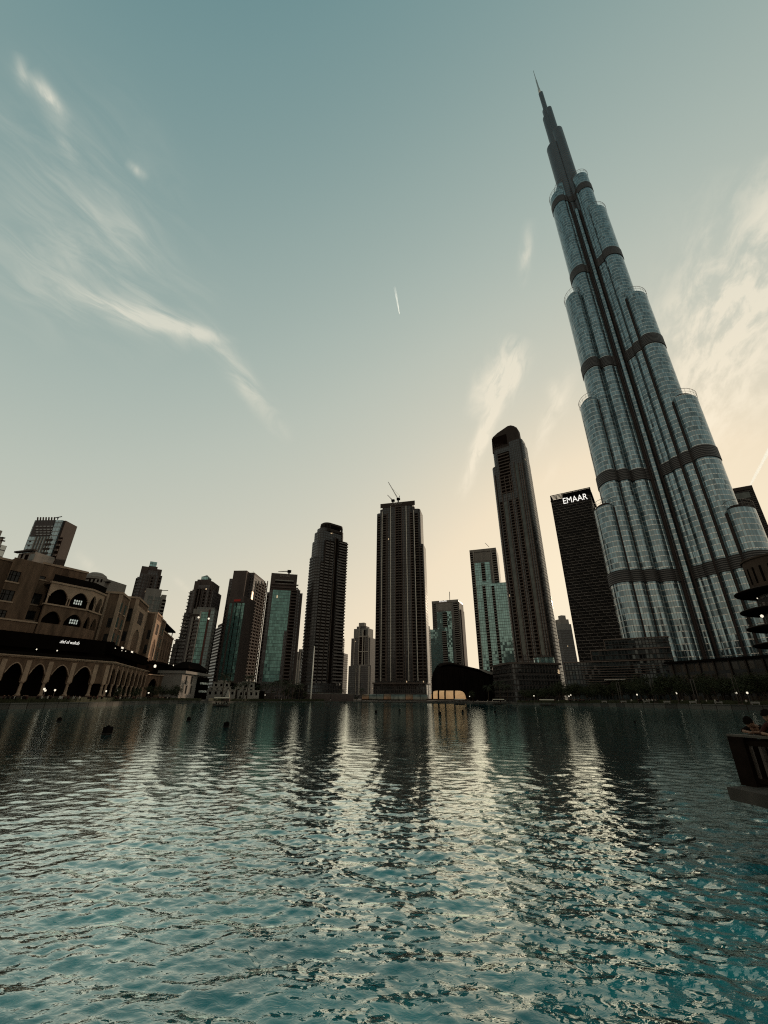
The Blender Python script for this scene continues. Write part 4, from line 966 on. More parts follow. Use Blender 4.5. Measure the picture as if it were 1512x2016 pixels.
        for row in (.06, .36, .66):
            for i in range(cnt):
                if arch and .25 < (i + .5)/cnt < .75: continue
                uu = u0 + w*(i + .5)/cnt; m = MB(); S2.box(m, uu - 1.0, uu + 1.0, n - .05, n + .3, zb + H*row, zb + H*(row + .2)); q_ = P('window', m, m_wind, k)
                m = MB(); S2.box(m, uu - 1.3, uu + 1.3, n - .3, n - .052, zb + H*row - .5, zb + H*row - .01); P('sill', m, m_sand2, q_)
        return u0, u1, zt
    block(219.5, 1248, 236, 1256, 236, 1166, 7, 14, arch=False, small=((.8, 2.4, .05, .22), (.8, 2.4, .34, .52), (7.2, 8.6, .05, .22), (7.2, 8.6, .34, .52)))
    block(229, 1250, 243, 1258, 246, 1180, 10, 10, m_void, False)  # black block stands in for the shaded gap between blocks
    block(255, 1250, 274, 1268.5, 271, 1177, 5.5, 12, None, True, ((1.2, 2.6, .18, .36), (1.2, 2.6, .55, .8), (5, 8, .12, .38)))
    block(274, 1266, 292, 1276, 288, 1204, 9, 8, m_void, False)  # black block again in place of a shaded gap
    block(293, 1280, 304.6, 1282, 310, 1209, 4.5, 12, None, True, ((1, 2.4, .1, .3), (1, 2.4, .42, .62), (4, 7, .4, .7)))
    block(303, 1284, 312, 1290, 319.5, 1221, 6, 10, None, False)
    return T, S1, S2
SOUK, S1, S2 = arcaded_building()

def second_pavilion():
    A, B, E = at(291, 1327.6, 222), at(321, 1328, 236), at(358.6, 1337, 288)
    F, G = Plane(A, B), Plane(B, E); TZ = 2.6; zc = F.z(306, 1328)
    T = thing('arcade_pavilion', 'second smaller sandstone arcade with a dark roof terrace and lit signs, beyond the first', 'building', (A.x, A.y, GZ))
    P = lambda name, mb, mat, par=None: mb.build(name, mat, par or T)
    m = MB(); F.arch_wall(m, -2, F.len - .3, TZ, zc - .5, 0, .8, [(F.len*.45, F.len*.55, zc - 5.0, zc - 2.0)]); P('arcade_wall', m, m_sand)
    n = 8; w = G.len/n
    m = MB(); G.arch_wall(m, 0, G.len, TZ + 4, zc - .5, 0, .8, [(w*(i + .5), w - 1.1, zc - 4.2, zc - 1.6) for i in range(n)]); P('arcade_wall', m, m_sand)
    for i in range(n + 1):
        c = G.xy(min(max(w*i, .5), G.len - .5), .4); m = MB(); m.lathe((c[0], c[1], 0), [(.6, TZ), (.4, TZ + .8), (.36, TZ + 3.3), (.62, TZ + 3.99)], 8); P('column', m, m_sand2)
    for K in (F, G):
        m = MB(); K.box(m, -.3, K.len + .3, -.6, 2, zc - .497, zc + (.003 if K is F else 0)); P('cornice', m, m_sand2)
        m = MB(); K.box(m, .5, K.len, 3, 3.5, TZ, zc - .6); P('rear_wall', m, m_void)
    zt = F.z(300, 1300); m = MB(); m.prism([F.xy(-8, 3), F.xy(F.len - .5, 3), G.xy(G.len, 2.5), G.xy(G.len, 14), F.xy(-8, 16)], zc + .01, zt - 1); P('roof_terrace', m, m_void)
    m = MB(); m.prism([F.xy(-9, 1.5), F.xy(F.len + .5, 1.5), G.xy(G.len + 2, 1), G.xy(G.len + 2, 15), F.xy(-9, 17)], zt - 1, zt); P('roof_canopy', m, m_awn)
    for K, x, y, r in ((F, 305, 1311.5, .9), (G, 341, 1310.5, .6), (G, 354, 1316, .7)):
        u, z = K.uz(x, y, 1.2); m = MB(); K.box(m, u - r, u + r, 1.0, 1.3, z - r*.5, z + r*.5); K.box(m, u - r*.5, u + r*.4, .98, 1.32, z - r*.8, z + r*.8); P('lit_sign', m, m_lamp)
    # taller block with a pergola behind it
    Q = Plane(at(322.5, 1244, 262), at(341, 1259, 300)); zq = Q.z(331, 1251)
    U = thing('stone_building', 'plain sandstone block with tall narrow windows and a roof pergola, behind the second arcade', 'building', (*Q.xy(Q.len/2, 6), GZ))
    hs = []
    for i in range(4):
        u = Q.len*(i + .6)/4.4
        for a, b in ((.80, .90), (.60, .73)): hs.append((u - 1.3, u + 1.3, GZ + (zq - GZ)*a, GZ + (zq - GZ)*b))
    m = MB(); Q.window_wall(m, -1, Q.len, GZ, zq, 0, .8, hs); m.build('wall', m_sand, U)
    m = MB(); Q.box(m, -1, Q.len - .1, .85, 14, GZ, zq - .1); m.build('storey_block', m_void, U)
    m = MB(); Q.box(m, -1.4, Q.len + .4, -.4, 14.2, zq + .003, zq + .8); m.build('cornice', m_sand2, U)
    for u in (0, Q.len*.45, Q.len*.9):
        m = MB(); Q.box(m, u, u + .5, .5, 1, zq + .81, zq + 4.5); m.build('pergola_post', m_black, U)
    m = MB(); Q.box(m, -1.5, Q.len + .8, -.5, 8, zq + 4.501, zq + 5.4); m.build('pergola_roof', m_black, U)
second_pavilion()

def waterside_house():
    t = Tower('waterside_house', 'pale two storey house with a dark glazed bay and hipped roof, at the water edge', (359, 1320), (404.5, 1327), 236, 'building'); F = t.F
    zt = F.z(381, 1323.5); L = F.len; P = lambda n, m, mt, p=None: m.build(n, mt, p or t.T)
    ub = F.u(384, 1360)
    hs = []
    for x, y in ((366.5, 1339), (377.5, 1339), (366, 1358), (376, 1358)):
        u, z = F.uz(x, y); hs.append((u - 1.2, u + 1.2, z - 2.0, z + 2.0))
    m = MB(); F.window_wall(m, F.u(355, 1350), ub, GZ - .5, zt - 1.4, 0, .6, hs); P('wall', m, m_greyp)
    for h in hs:
        m = MB(); F.box(m, h[0], h[1], .4, .5, h[2], h[3]); P('window', m, m_wind)
    m = MB(); F.box(m, F.u(355, 1350), L, .62, 12, GZ - .5, zt - 1.41); P('storey_block', m, m_greyp)
    m = MB(); F.box(m, ub + .01, F.u(405, 1350), -1.5, .6, GZ, zt - 2.2); P('glazed_bay', m, m_void)
    for y in (1345, 1361):
        z = F.z(394, y, -1.5); m = MB(); F.box(m, ub + 1.2, F.u(404, 1350), -1.62, -1.51, z - .55, z + .55); k = P('bright_window', m, m_panew)
    m = MB(); F.box(m, F.u(354, 1350), F.u(408, 1350), -1.8, 13, zt - 1.4, zt); P('roof_slab', m, m_greyp)
    m = MB(); F.box(m, ub - .5, F.u(405.5, 1360, -2), -2.2, -1.0, -.8, GZ - .2); P('stone_base', m, m_pale)
    u = F.u(377, 1316, 5); zz = F.z(377, 1304.5, 5); r = abs(F.u(398, 1316, 5) - u)
    m = MB(); m.loft([[F.pt(*q, zt + .01) for q in ((u - r*.8, 1), (u + r*.8, 1), (u + r*.8, 10), (u - r*.8, 10))], [F.pt(*q, zt + 1.6) for q in ((u - r*.8, 1), (u + r*.8, 1), (u + r*.8, 10), (u - r*.8, 10))]]); P('roof_pavilion', m, m_void)
    m = MB(); m.loft([[F.pt(*q, zt + 1.601) for q in ((u - r, 0), (u + r, 0), (u + r, 11), (u - r, 11))], [F.pt(*q, zz) for q in ((u - r*.5, 4), (u + r*.5, 4), (u + r*.5, 7), (u - r*.5, 7))]]); P('hipped_roof', m, m_black)
m_panew = facade('bright window row', (.02, .015, .012), (.55, .55, .5), fh=4, bw=2.4, fx=.3, fz=.0, grough=.3, vary=.6, lit=.0)  # pale pane colour stands in for window light, nothing emits
waterside_house()

def villas():
    for k, (x0, xc, x1, yt, lab) in enumerate(((407, 433, 462, 1340.5, 'cream stepped villa with square windows behind the small boat'), (459, 482, 509, 1342, 'cream stepped villa with square windows, right of its twin and behind palms'))):
        t = Tower('stepped_villa', lab, (xc - 8, yt), (xc + 8, yt), 300, 'villa', 'twin villas on the far bank'); F = t.F
        for a, b, y, n in ((xc - 8, xc + 8, yt, 1.5), (xc - 17, xc + 16, yt + 3, 1.0), (x0 + 2, x1 - 10, yt + 12, .5), (x0, x1, yt + 18, 0)):
            u0, u1 = F.u(a, 1370, n), F.u(b, 1370, n); zt = F.z(xc, y, n); m = MB(); hs = []
            cnt = max(2, int((u1 - u0)/3.6)); ww = (u1 - u0)/cnt
            zz = F.z(xc, y + 5, n)
            for i in range(cnt): hs.append((u0 + ww*(i + .28), u0 + ww*(i + .72), zz - 1.2, zz + .7))
            F.window_wall(m, u0, u1, GZ, zt, n, n + .4, hs); o = m.build('storey', m_pale if n < 2 else m_greyp, t.T)
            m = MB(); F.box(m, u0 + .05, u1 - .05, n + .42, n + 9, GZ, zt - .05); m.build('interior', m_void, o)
            m = MB(); F.box(m, u0 - .2, u1 + .2, n - .2, n + .5, zt + .003, zt + .35); m.build('parapet', m_pale, o)
villas()
# ------------------------------------------------------------------ opera hall, pavilions and the right bank
def opera_hall():
    F, z = faced((868, 1310), (1000, 1330), 345)
    F = Plane(at(866, 1330, 345), at(1003, 1330, 345))
    T = thing('opera_hall', 'dark hull shaped hall with a long sloping curved roof, behind the backlit pavilion', 'hall', (*F.xy(F.len/2, 15), GZ))
    prof = [(860.5, 1326), (861, 1318), (864, 1311), (870, 1306.5), (880, 1304.2), (892, 1304.4), (905, 1307), (922, 1311.5), (940, 1316), (960, 1321.5), (980, 1327), (1001, 1332.5)]
    top = [F.uz(*p) for p in prof]
    m = MB(); rings = []
    for n, k in ((0, .90), (5, .97), (12, 1.0), (24, 1.0), (36, .93), (42, .8)):
        rings.append([F.pt(u, n, GZ + (zz - GZ)*k) for u, zz in top])
    m.grid(rings, None, False, True); base = [[F.pt(u, n, GZ + (zz-GZ)*k) for u, zz in top] for n, k in ((0, .90), (42, .8))]
    m.face(base[0] + [F.pt(top[-1][0], 0, GZ), F.pt(top[0][0], 0, GZ)]); m.face((base[1] + [F.pt(top[-1][0], 42, GZ), F.pt(top[0][0], 42, GZ)])[::-1])
    for e in (0, -1): m.face([r[e] for r in rings] + [F.pt(top[e][0], 42, GZ), F.pt(top[e][0], 0, GZ)])
    m.build('hull', m_black, T)
    m = MB(); rows = []
    for dn, lift in ((-2.2, .25), (-2.2, 1.1)):
        rows.append([F.pt(u, dn, GZ + (zz-GZ)*.935 + lift) for u, zz in top[2:]])
    rows.append([F.pt(u, 12, GZ + (zz-GZ)*1.0 + 1.1) for u, zz in top[2:]]); rows.append([F.pt(u, 44, GZ + (zz-GZ)*.82 + 1.1) for u, zz in top[2:]])
    rows.append([F.pt(u, 44, GZ + (zz-GZ)*.82 + .4) for u, zz in top[2:]]); m.grid(rows, None, False, True); m.build('roof_shell', m_roofshell, T)
    for i in range(12):
        u = top[2][0] + (top[-1][0] - top[2][0])*(i + .5)/12; zz = np.interp(u, [a for a, b in top], [b for a, b in top]); m = MB(); F.box(m, u - .25, u + .25, -1.6, -.5, GZ, GZ + (zz - GZ)*.86); m.build('mullion', m_black, T)
    m = MB(); m.extrude([F.pt(F.uz(x, y, -2.6)[0], -2.6, F.uz(x, y, -2.6)[1]) for x, y in ((940, 1316.5), (960, 1326), (988, 1333.8), (1001, 1333.2), (976, 1324))], F.n*.35); m.build('roof_sheen', m_greyp, T)  # pale strip stands in for light caught on the sloping roof
    u, zz = F.uz(985, 1350, -4); m = MB(); F.box(m, u - 3.5, u + 3.5, -6, 0, zz, zz + .5); m.build('porch_roof', m_brn2, T)
m_roofshell = plain('dark roof shell', (.014, .012, .011), .35, spec=.3)
opera_hall()

def backlit_vault():
    F = Plane(at(845, 1370, 312), at(918, 1370, 306)); zt = F.z(880, 1359.5); zb = F.z(880, 1376)
    T = thing('backlit_pavilion', 'long vaulted glass pavilion backlit amber at the water edge, below the opera hall', 'pavilion', (*F.xy(F.len/2, 4), zb))
    L = F.len; H = zt - zb; m = MB(); rows = []; us = [L*.5 - (L*.5 - .6)*math.cos(math.pi*k/26) for k in range(27)]
    kk = lambda u: max(.02, 1 - abs(2*(u - .6)/(L - 1.2) - 1)**9)**.5
    for i in range(15):
        a = math.pi*i/14; rows.append([F.pt(u, 4 - 4*math.cos(a)*kk(u)**.5, zb + H*kk(u)*math.sin(a)**.75) for u in us])
    m.grid(rows, None, False, True); m.build('vault', m_backlit, T)
    for x in (851, 863, 876, 894):
        u = F.u(x, 1368); m = MB(); m.tube([F.pt(u, 4 - 4.15*kk(u)**.5*math.cos(math.pi*i/10), zb + (H + .15)*kk(u)*math.sin(math.pi*i/10)**.75) for i in range(11)], .55, 6); m.build('rib', m_black, T)
    m = MB(); F.box(m, -2, L + 1.5, -.6, 9, zb - 1.0, zb - .003); m.build('plinth', m_terr, T)
m_backlit = plain('amber vault painted backlight', (.5, .33, .18), .6, emit=(1.0, .58, .28), estr=.24, vary=.5, scale=.25)  # emission stands in for sky light through the glass, no lamp inside
backlit_vault()

def water_tent():
    F = Plane(at(712, 1372, 326), at(842, 1372, 322)); zt = F.z(775, 1367); zb = F.z(775, 1377)
    T = thing('glazed_terrace', 'low glazed terrace with dull reflecting panels along the quay, before the central tower', 'terrace', (*F.xy(F.len/2, 3), zb))
    n = 9; w = F.len/n
    for i in range(n):
        m = MB(); rows = []
        for k in range(6): a = math.pi/2*k/5; rows.append([F.pt(u, 2 - 2*math.cos(a), zb + (zt - zb)*math.sin(a)) for u in (w*i + .12, w*(i+1) - .12)])
        m.grid(rows, None, False, True); m.build('glass_panel', m_slate2 if i % 3 else m_bronzeg, T)
    for i in range(n + 1):
        m = MB(); m.tube([F.pt(w*i, 2 - 2.06*math.cos(math.pi/2*k/5), zb + (zt - zb + .05)*math.sin(math.pi/2*k/5)) for k in range(6)], .11, 5); m.build('rib', m_black, T)
    m = MB(); F.box(m, 0, F.len, 2.1, 6, zb - .6, zt - .2); m.build('rear_room', m_void, T)
m_slate2 = plain('dull terrace glass', (.10, .11, .10), .25, .5, vary=.5, scale=.3)
m_bronzeg = plain('bronze terrace glass', (.16, .10, .065), .3, .5, vary=.4, scale=.3)
water_tent()

def stepped_pavilion():
    F = Plane(at(1120, 1340, 262), at(1320, 1340, 236))
    T = thing('stepped_pavilion', 'stepped glass pavilion with pale slab edges at the foot of the supertall tower', 'pavilion', (*F.xy(F.len/2, 10), GZ))
    lv = [(1108, 1325, 1301.5, 0, 1376), (1161, 1322, 1279, 2.5, 1301.5), (1187, 1318, 1258, 5, 1279)]
    for xl, xr, y, n, yb in lv:
        u0, u1 = F.u(xl, y, n), F.u(xr, y, n); zt = F.z(1240, y - 2, n); zb = GZ if n == 0 else zt - 8
        m = MB(); F.box(m, u0 + .5, u1 - .5, n + .6, n + 16, GZ, zt - .5); m.build('glazing', m_pav, T)
        m = MB(); F.box(m, u0, u1, n, n + 16.5, zt - .497, zt); m.build('roof_slab', m_fin2, T)
        m = MB(); F.box(m, u0, u0 + .35, n, n + .35, max(GZ, zt - 7.5), zt - .5); m.build('corner_post', m_fin2, T)
        for k in range(1, 3):
            m = MB(); F.box(m, u0 + .2, u1, n + .15, n + .59, zt - .5 - k*2.6, zt - .32 - k*2.6); m.build('slab_edge', m_brn2, T)
    for i in range(11):
        y = 1311 + i*5; u0, u1 = F.u(1140 + i*2, y, -1), F.u(1300 - i*9, y, -1); z = F.z(1240, y, -1); m = MB(); F.box(m, u0, u1, -.9, -.2, z - .14, z + .14); m.build('louvre', m_fin2, T)
    u0, u1 = F.u(1190, 1339, -5), F.u(1231, 1339, -5); z = F.z(1210, 1339, -5); m = MB(); F.box(m, u0, u1, -6, 0, z, z + .4); m.build('canopy', m_fin, T)
m_pav = facade('pavilion glazing', (.008, .006, .005), (.022, .027, .027), fh=2.6, bw=1.7, fx=.3, fz=.2, grough=.08, gmetal=.3, vary=.95, jit=.02)
stepped_pavilion()

def mall_block():
    F = Plane(at(1322, 1340, 214), at(1530, 1340, 176))
    T = thing('mall_building', 'long low dark building with a flat roof behind the promenade trees, under the supertall tower', 'building', (*F.xy(F.len/2, 10), GZ))
    zt = F.z(1420, 1296); m = MB(); F.box(m, 0, F.len + 30, 0, 30, GZ, zt - .9); m.build('wall', m_dkw, T)
    m = MB(); F.box(m, -.6, F.len + 30.6, -1.5, 31, zt - .897, zt); m.build('roof_slab', m_black, T)
    u0 = F.u(1460, 1338, -6); z = F.z(1490, 1340, -6); m = MB(); F.box(m, u0, F.len + 20, -7, -1.51, z, z + .9); m.build('porch_roof', m_brn2, T)
    for i in range(9):
        u = 2 + i*6.2; m = MB(); F.box(m, u, u + .6, -.8, -.01, GZ, zt - 1.0); m.build('pier', m_brn, T)
m_dkw = facade('dark shopfront', (.012, .009, .008), (.03, .022, .016), fh=4.5, bw=3.0, fx=.2, fz=.3, grough=.15, vary=.6)
mall_block()

m_drum = plain('brown drum render', (.05, .036, .028), .9, vary=.25, scale=.3)
def disc_building():
    Y = 150; c = at(1590, 1250, Y); r = abs(c.x - at(1482, 1200, Y).x)
    C2 = (c.x, c.y)
    T = thing('disc_building', 'round building of stacked saucer shaped roofs under a brown drum, at the right edge', 'building', (c.x, c.y, GZ))
    lev = [at(1500, y, Y - r*.55).z for y in (1163, 1199, 1234, 1268)]
    lev = [at(1455 + i*12, y, Y).z for i, y in enumerate((1163, 1199, 1233, 1267))]
    for i, z in enumerate(lev):
        rr = r*(1.0 if i < 2 else .985)
        m = MB(); m.lathe((c.x, c.y, z), [(rr*.30, -1.5), (rr*.62, -1.15), (rr*.90, -.5), (rr, -.05), (rr, .12), (rr*.97, .42), (rr*.6, .9), (rr*.5, 1.0)], 72); k = m.build('saucer_roof', m_black, T)
        m = MB(); m.lathe((c.x, c.y, z), [(rr*.985, .33), (rr*1.004, .16), (rr*1.004, .42), (rr*.97, .60), (rr*.95, .62)], 72); m.build('rim', m_brn, k)
        if i < 3:
            m = MB(); m.lathe((c.x, c.y, 0), [(rr*.60, lev[i+1] + .9), (rr*.60, z - 1.0)], 40, False); m.build('storey_wall', m_dkw, T)
            m = MB(); n = 30
            for q in range(n): a = 2*math.pi*q/n; m.tube([(c.x + rr*.86*math.cos(a), c.y + rr*.86*math.sin(a), lev[i+1] + .5), (c.x + rr*.86*math.cos(a), c.y + rr*.86*math.sin(a), lev[i+1] + 1.5)], .06, 4)
            pts = [(c.x + rr*.86*math.cos(2*math.pi*q/n), c.y + rr*.86*math.sin(2*math.pi*q/n), lev[i+1] + 1.5) for q in range(n + 1)]; m.tube(pts, .07, 4); m.build('railing', m_brn2, T)
    m = MB(); m.lathe((c.x, c.y, 0), [(r*.58, GZ), (r*.58, lev[3] - 1)], 40, False); m.build('ground_storey', m_dkw, T)
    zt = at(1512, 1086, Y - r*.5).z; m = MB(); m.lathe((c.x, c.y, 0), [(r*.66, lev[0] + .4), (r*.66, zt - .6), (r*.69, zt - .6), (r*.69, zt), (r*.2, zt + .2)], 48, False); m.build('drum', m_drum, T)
    for q in range(24):
        a = 2*math.pi*q/24; m = MB(); m.prism([(c.x + (r*.665)*math.cos(a + d) , c.y + (r*.665)*math.sin(a + d)) for d in (-.035, .035)] + [(c.x + r*.63*math.cos(a + d), c.y + r*.63*math.sin(a + d)) for d in (.035, -.035)], lev[0] + 3.0, lev[0] + (zt - lev[0])*.72)
        if math.cos(a)*(-c.x) + math.sin(a)*(-c.y) > 0: m.build('slot_window', m_void, T)
    for x, y, s in ((1500, 1213, .55), (1491, 1178, .2)):
        p = at(x, y, Y - r*.45); m = MB(); m.lathe(p, [(.05, -s), (s*.8, -s*.5), (s*.8, s*.5), (.05, s)], 8); m.build('lamp', m_lamp, T)
disc_building()

# ------------------------------------------------------------------ trees, palms
m_leaf = plain('leaves', (.028, .032, .016), .8, vary=.45, scale=1.2)
m_leaf2 = plain('palm fronds', (.030, .033, .018), .7, vary=.4, scale=1.0)
m_bark = plain('bark', (.045, .034, .026), .9, vary=.35, scale=2)
def tree_proto(name, H, Rw, seed, n=1500):
    r = random.Random(seed); T = thing(name, None, 'tree', (0, 0, 0)); m = MB()
    m.tube([(0, 0, 0), (.1, 0, H*.2), (.05, .1, H*.42), (0, 0, H*.7)], [H*.035, H*.026, H*.02, H*.008], 8)
    blobs = []
    for k in range(9):
        a = r.uniform(0, 6.28); d = Rw*r.uniform(.25, .75); z = H*r.uniform(.48, .88); e = (d*math.cos(a), d*math.sin(a), z)
        m.tube([(0, 0, H*r.uniform(.25, .4)), (e[0]*.5, e[1]*.5, z*.75), e], [H*.013, H*.009, H*.003], 5); blobs.append((e, Rw*r.uniform(.32, .55)))
    blobs.append(((0, 0, H*.85), Rw*.5)); m.build('trunk', m_bark, T)
    m = MB()
    for i in range(n):
        (bx, by, bz), br = r.choice(blobs); v = Vector((r.gauss(0, 1), r.gauss(0, 1), r.gauss(0, .75))).normalized()*br*(r.random()**.4)
        p = Vector((bx, by, bz)) + v; a = Vector((r.uniform(-1, 1), r.uniform(-1, 1), r.uniform(-.6, .6))).normalized(); b = a.cross(Vector((r.uniform(-1, 1), r.uniform(-1, 1), r.uniform(-1, 1)))).normalized(); s = H*r.uniform(.018, .036)
        m.face([p - a*s, p + b*s*.6, p + a*s, p - b*s*.6])
    m.build('crown', m_leaf, T, weld=False); return T
def palm_proto(H, seed):
    r = random.Random(seed); T = thing('palm_tree', None, 'palm tree', (0, 0, 0)); m = MB()
    m.tube([(0, 0, 0), (.05, .02, H*.4), (.12, .03, H*.8), (.1, 0, H)], [H*.030, H*.022, H*.020, H*.024], 8); m.build('trunk', m_bark, T)
    m = MB()
    for k in range(26):
        a = 2*math.pi*k/26 + r.uniform(-.1, .1); up = r.uniform(-.2, 1.1); L = H*r.uniform(.34, .44); pts = []
        for t in np.linspace(0, 1, 9): pts.append(Vector((math.cos(a)*L*t*math.cos(up*.7), math.sin(a)*L*t*math.cos(up*.7), H + L*(math.sin(up)*t - .75*t*t*(1.1 - .4*up)))))
        sd = Vector((-math.sin(a), math.cos(a), 0))
        for i in range(8):
            p, q = pts[i], pts[i+1]; w = H*.055*math.sin(math.pi*min(.95, (i + .8)/9)); dz = Vector((0, 0, -w*.55))
            for sg in (1, -1):
                for j in range(3):
                    u = p.lerp(q, j/3); v = p.lerp(q, j/3 + .16); m.face([u, v, v + sd*sg*w + dz + (q-p)*.3, u + sd*sg*w*.95 + dz + (q-p)*.3])
    m.build('crown', m_leaf2, T, weld=False); return T
PROTO = {}
def plant(kind, az, r, h, label, group, first=[]):
    x, y = r*math.sin(R(az)), r*math.cos(R(az)); z = quay_z(az) - .08
    o = PROTO[kind]; 
    t = o if o.get('label') is None else copy_tree(o)
    t.location = (x, y, z); t.rotation_euler = (0, 0, random.uniform(0, 6.28)); base = {'oak': 10.0, 'oak2': 10.0, 'palm': 9.0}[kind]
    t.scale = (h/base*random.uniform(.9, 1.15),)*2 + (h/base,)
    tag(t, label, None, group)
PROTO['oak'] = tree_proto('tree', 10, 4.6, 3); PROTO['oak2'] = tree_proto('tree', 10, 5.2, 8); PROTO['palm'] = palm_proto(9, 4)
def plant_all():
    g = 'trees along the right bank promenade'
    for i in range(46):
        az = 17.5 + i*.56 + random.uniform(-.12, .12); r = shore_r(az) + random.choice((9, 14, 20)) + random.uniform(-2, 2)
        plant('oak' if i % 2 else 'oak2', az, r, random.uniform(6.5, 10.5), 'dark leafy tree in the row behind the right bank quay wall', g)
    g = 'trees along the far bank'
    for i in range(24):
        az = -19 + i*1.32 + random.uniform(-.3, .3)
        if -6 < az < 8.5 and i % 2: continue
        if 4 < az < 10.8: continue
        r = shore_r(az) + random.uniform(14, 26); big = -14 < az < -6.5 or az > 9
        plant('oak' if i % 2 else 'oak2', az, r, random.uniform(5, 8.5) if big else random.uniform(3.0, 4.5), 'dark tree on the far bank below the skyline towers', g)
    g = 'palms on the far bank'
    for x, h in ((436, 13.5), (485, 14), (478, 10), (533, 10.5), (545, 12), (557, 11), (566, 12), (575, 10), (588, 10.5), (463, 9), (508, 9), (520, 10), (712, 8), (672, 7), (985, 11), (1000, 9), (962, 9)):
        rr = ray(x, 1376); az = math.degrees(math.atan2(rr[0], rr[1])); r = shore_r(az) + random.uniform(7, 11)
        lab = {436: 'tall palm before the left cream villa, behind the small boat', 485: 'tall palm in front of the right cream villa'}.get(x, 'dark palm standing on the far bank quay')
        plant('palm', az, r, h, lab, None if x in (436, 485) else g)
    g = 'trees on the left bank promenade'
    for x, h in ((296, 5.5), (318, 6), (338, 6.5), (346, 5.5), (262, 4.5), (232, 4.2)):
        rr = ray(x, 1376); az = math.degrees(math.atan2(rr[0], rr[1])); r = shore_r(az) + random.uniform(5, 9)
        plant('oak2', az, r, h, 'small dark tree on the left bank in front of the arcades', g)
plant_all()

# ------------------------------------------------------------------ quay furniture
def hedge(name, label, az0, az1, dr, h, depth, mat):
    m = MB(); rows = [[], [], [], []]; azs = np.arange(az0, az1, .35); r = random.Random(2)
    for a in azs:
        j = r.uniform(-.15, .15); z = quay_z(a) - .05
        for k, (d, zz) in enumerate(((0, 0), (-.1, h + j), (depth, h + j*.5), (depth, 0))): rows[k].append((*shore_pt(a, dr + d + j*.3), z + zz))
    m.grid(rows, None); return tag(m.build(name, mat), label, 'hedge')
hedge('hedge', 'clipped dark hedge along the left promenade in front of the long arcade', -47, -21.5, 6, 1.1, 1.2, m_leaf)
hedge('hedge', 'long dark hedge on the far bank under the villas and palms', -21, -7.2, 4.5, 1.3, 1.5, m_leaf)
hedge('hedge', 'dark hedge behind the right bank quay wall', 16.5, 44, 6, 1.2, 1.4, m_leaf)
def bank_walls():
    for x0, x1, y, dy, Y, lab in ((506, 540, 1364, 2.2, 316, 'low pale garden wall right of the cream villas'), (602, 650, 1366, 3.5, 326, 'low pale wall with coping at the foot of the rounded tower'), (652, 696, 1366.5, 3.5, 326, 'low pale wall left of the glazed terrace')):
        F = Plane(at(x0, 1370, Y), at(x1, 1370, Y)); z = F.z((x0+x1)/2, y); T = thing('garden_wall', lab, 'wall', (*F.xy(F.len/2, 0), GZ))
        m = MB(); F.box(m, 0, F.len, 0, .5, .4, z); m.build('wall', m_mauvep, T); m = MB(); F.box(m, -.1, F.len + .1, -.1, .6, z + .003, z + .25); m.build('coping', m_greyp, T)
bank_walls()
def flagpole():
    p = on_level(611.5, 1378, .5); p = at(611.5, 1377.5, 318); T = thing('flagpole', 'tall white flagpole at the water edge before the rounded tower', 'flagpole', (p.x, p.y, .3))
    zt = at(618.5, 1274, 318).z; m = MB(); m.tube([(p.x, p.y, .3), (p.x, p.y, zt)], [.55, .28], 10); m.build('pole', m_white, T)
    m = MB(); m.lathe((p.x, p.y, zt), [(.1, 0), (.42, .25), (.42, .5), (.1, .75)], 10); m.build('finial', m_white, T); m = MB(); m.lathe((p.x, p.y, .3), [(1.1, 0), (1.1, .5), (.6, .8)], 12); m.build('base', m_white, T)
m_white = plain('white paint', (.72, .70, .66), .5, vary=.06)
flagpole()
def sculpture():
    p = at(447.5, 1372, 262); zt = at(449.5, 1357, 262).z; T = thing('pointed_sculpture', 'tall pale pointed sail shaped sculpture behind the small boat', 'sculpture', (p.x, p.y, .8))
    m = MB(); z0 = p.z; m.loft([[(p.x + a*w, p.y + b*w*.4, z) for a, b in ((-1, -1), (1, -1), (1, 1), (-1, 1))] for z, w in ((z0, 1.25), (z0 + (zt-z0)*.3, .9), (z0 + (zt-z0)*.75, .5), (zt, .12))]); m.build('blade', m_pale, T)
    m = MB(); m.box((p.x - 1.6, p.y - 1, .5), (p.x + 1.6, p.y + 1, z0 - .003)); m.build('plinth', m_terr, T)
sculpture()

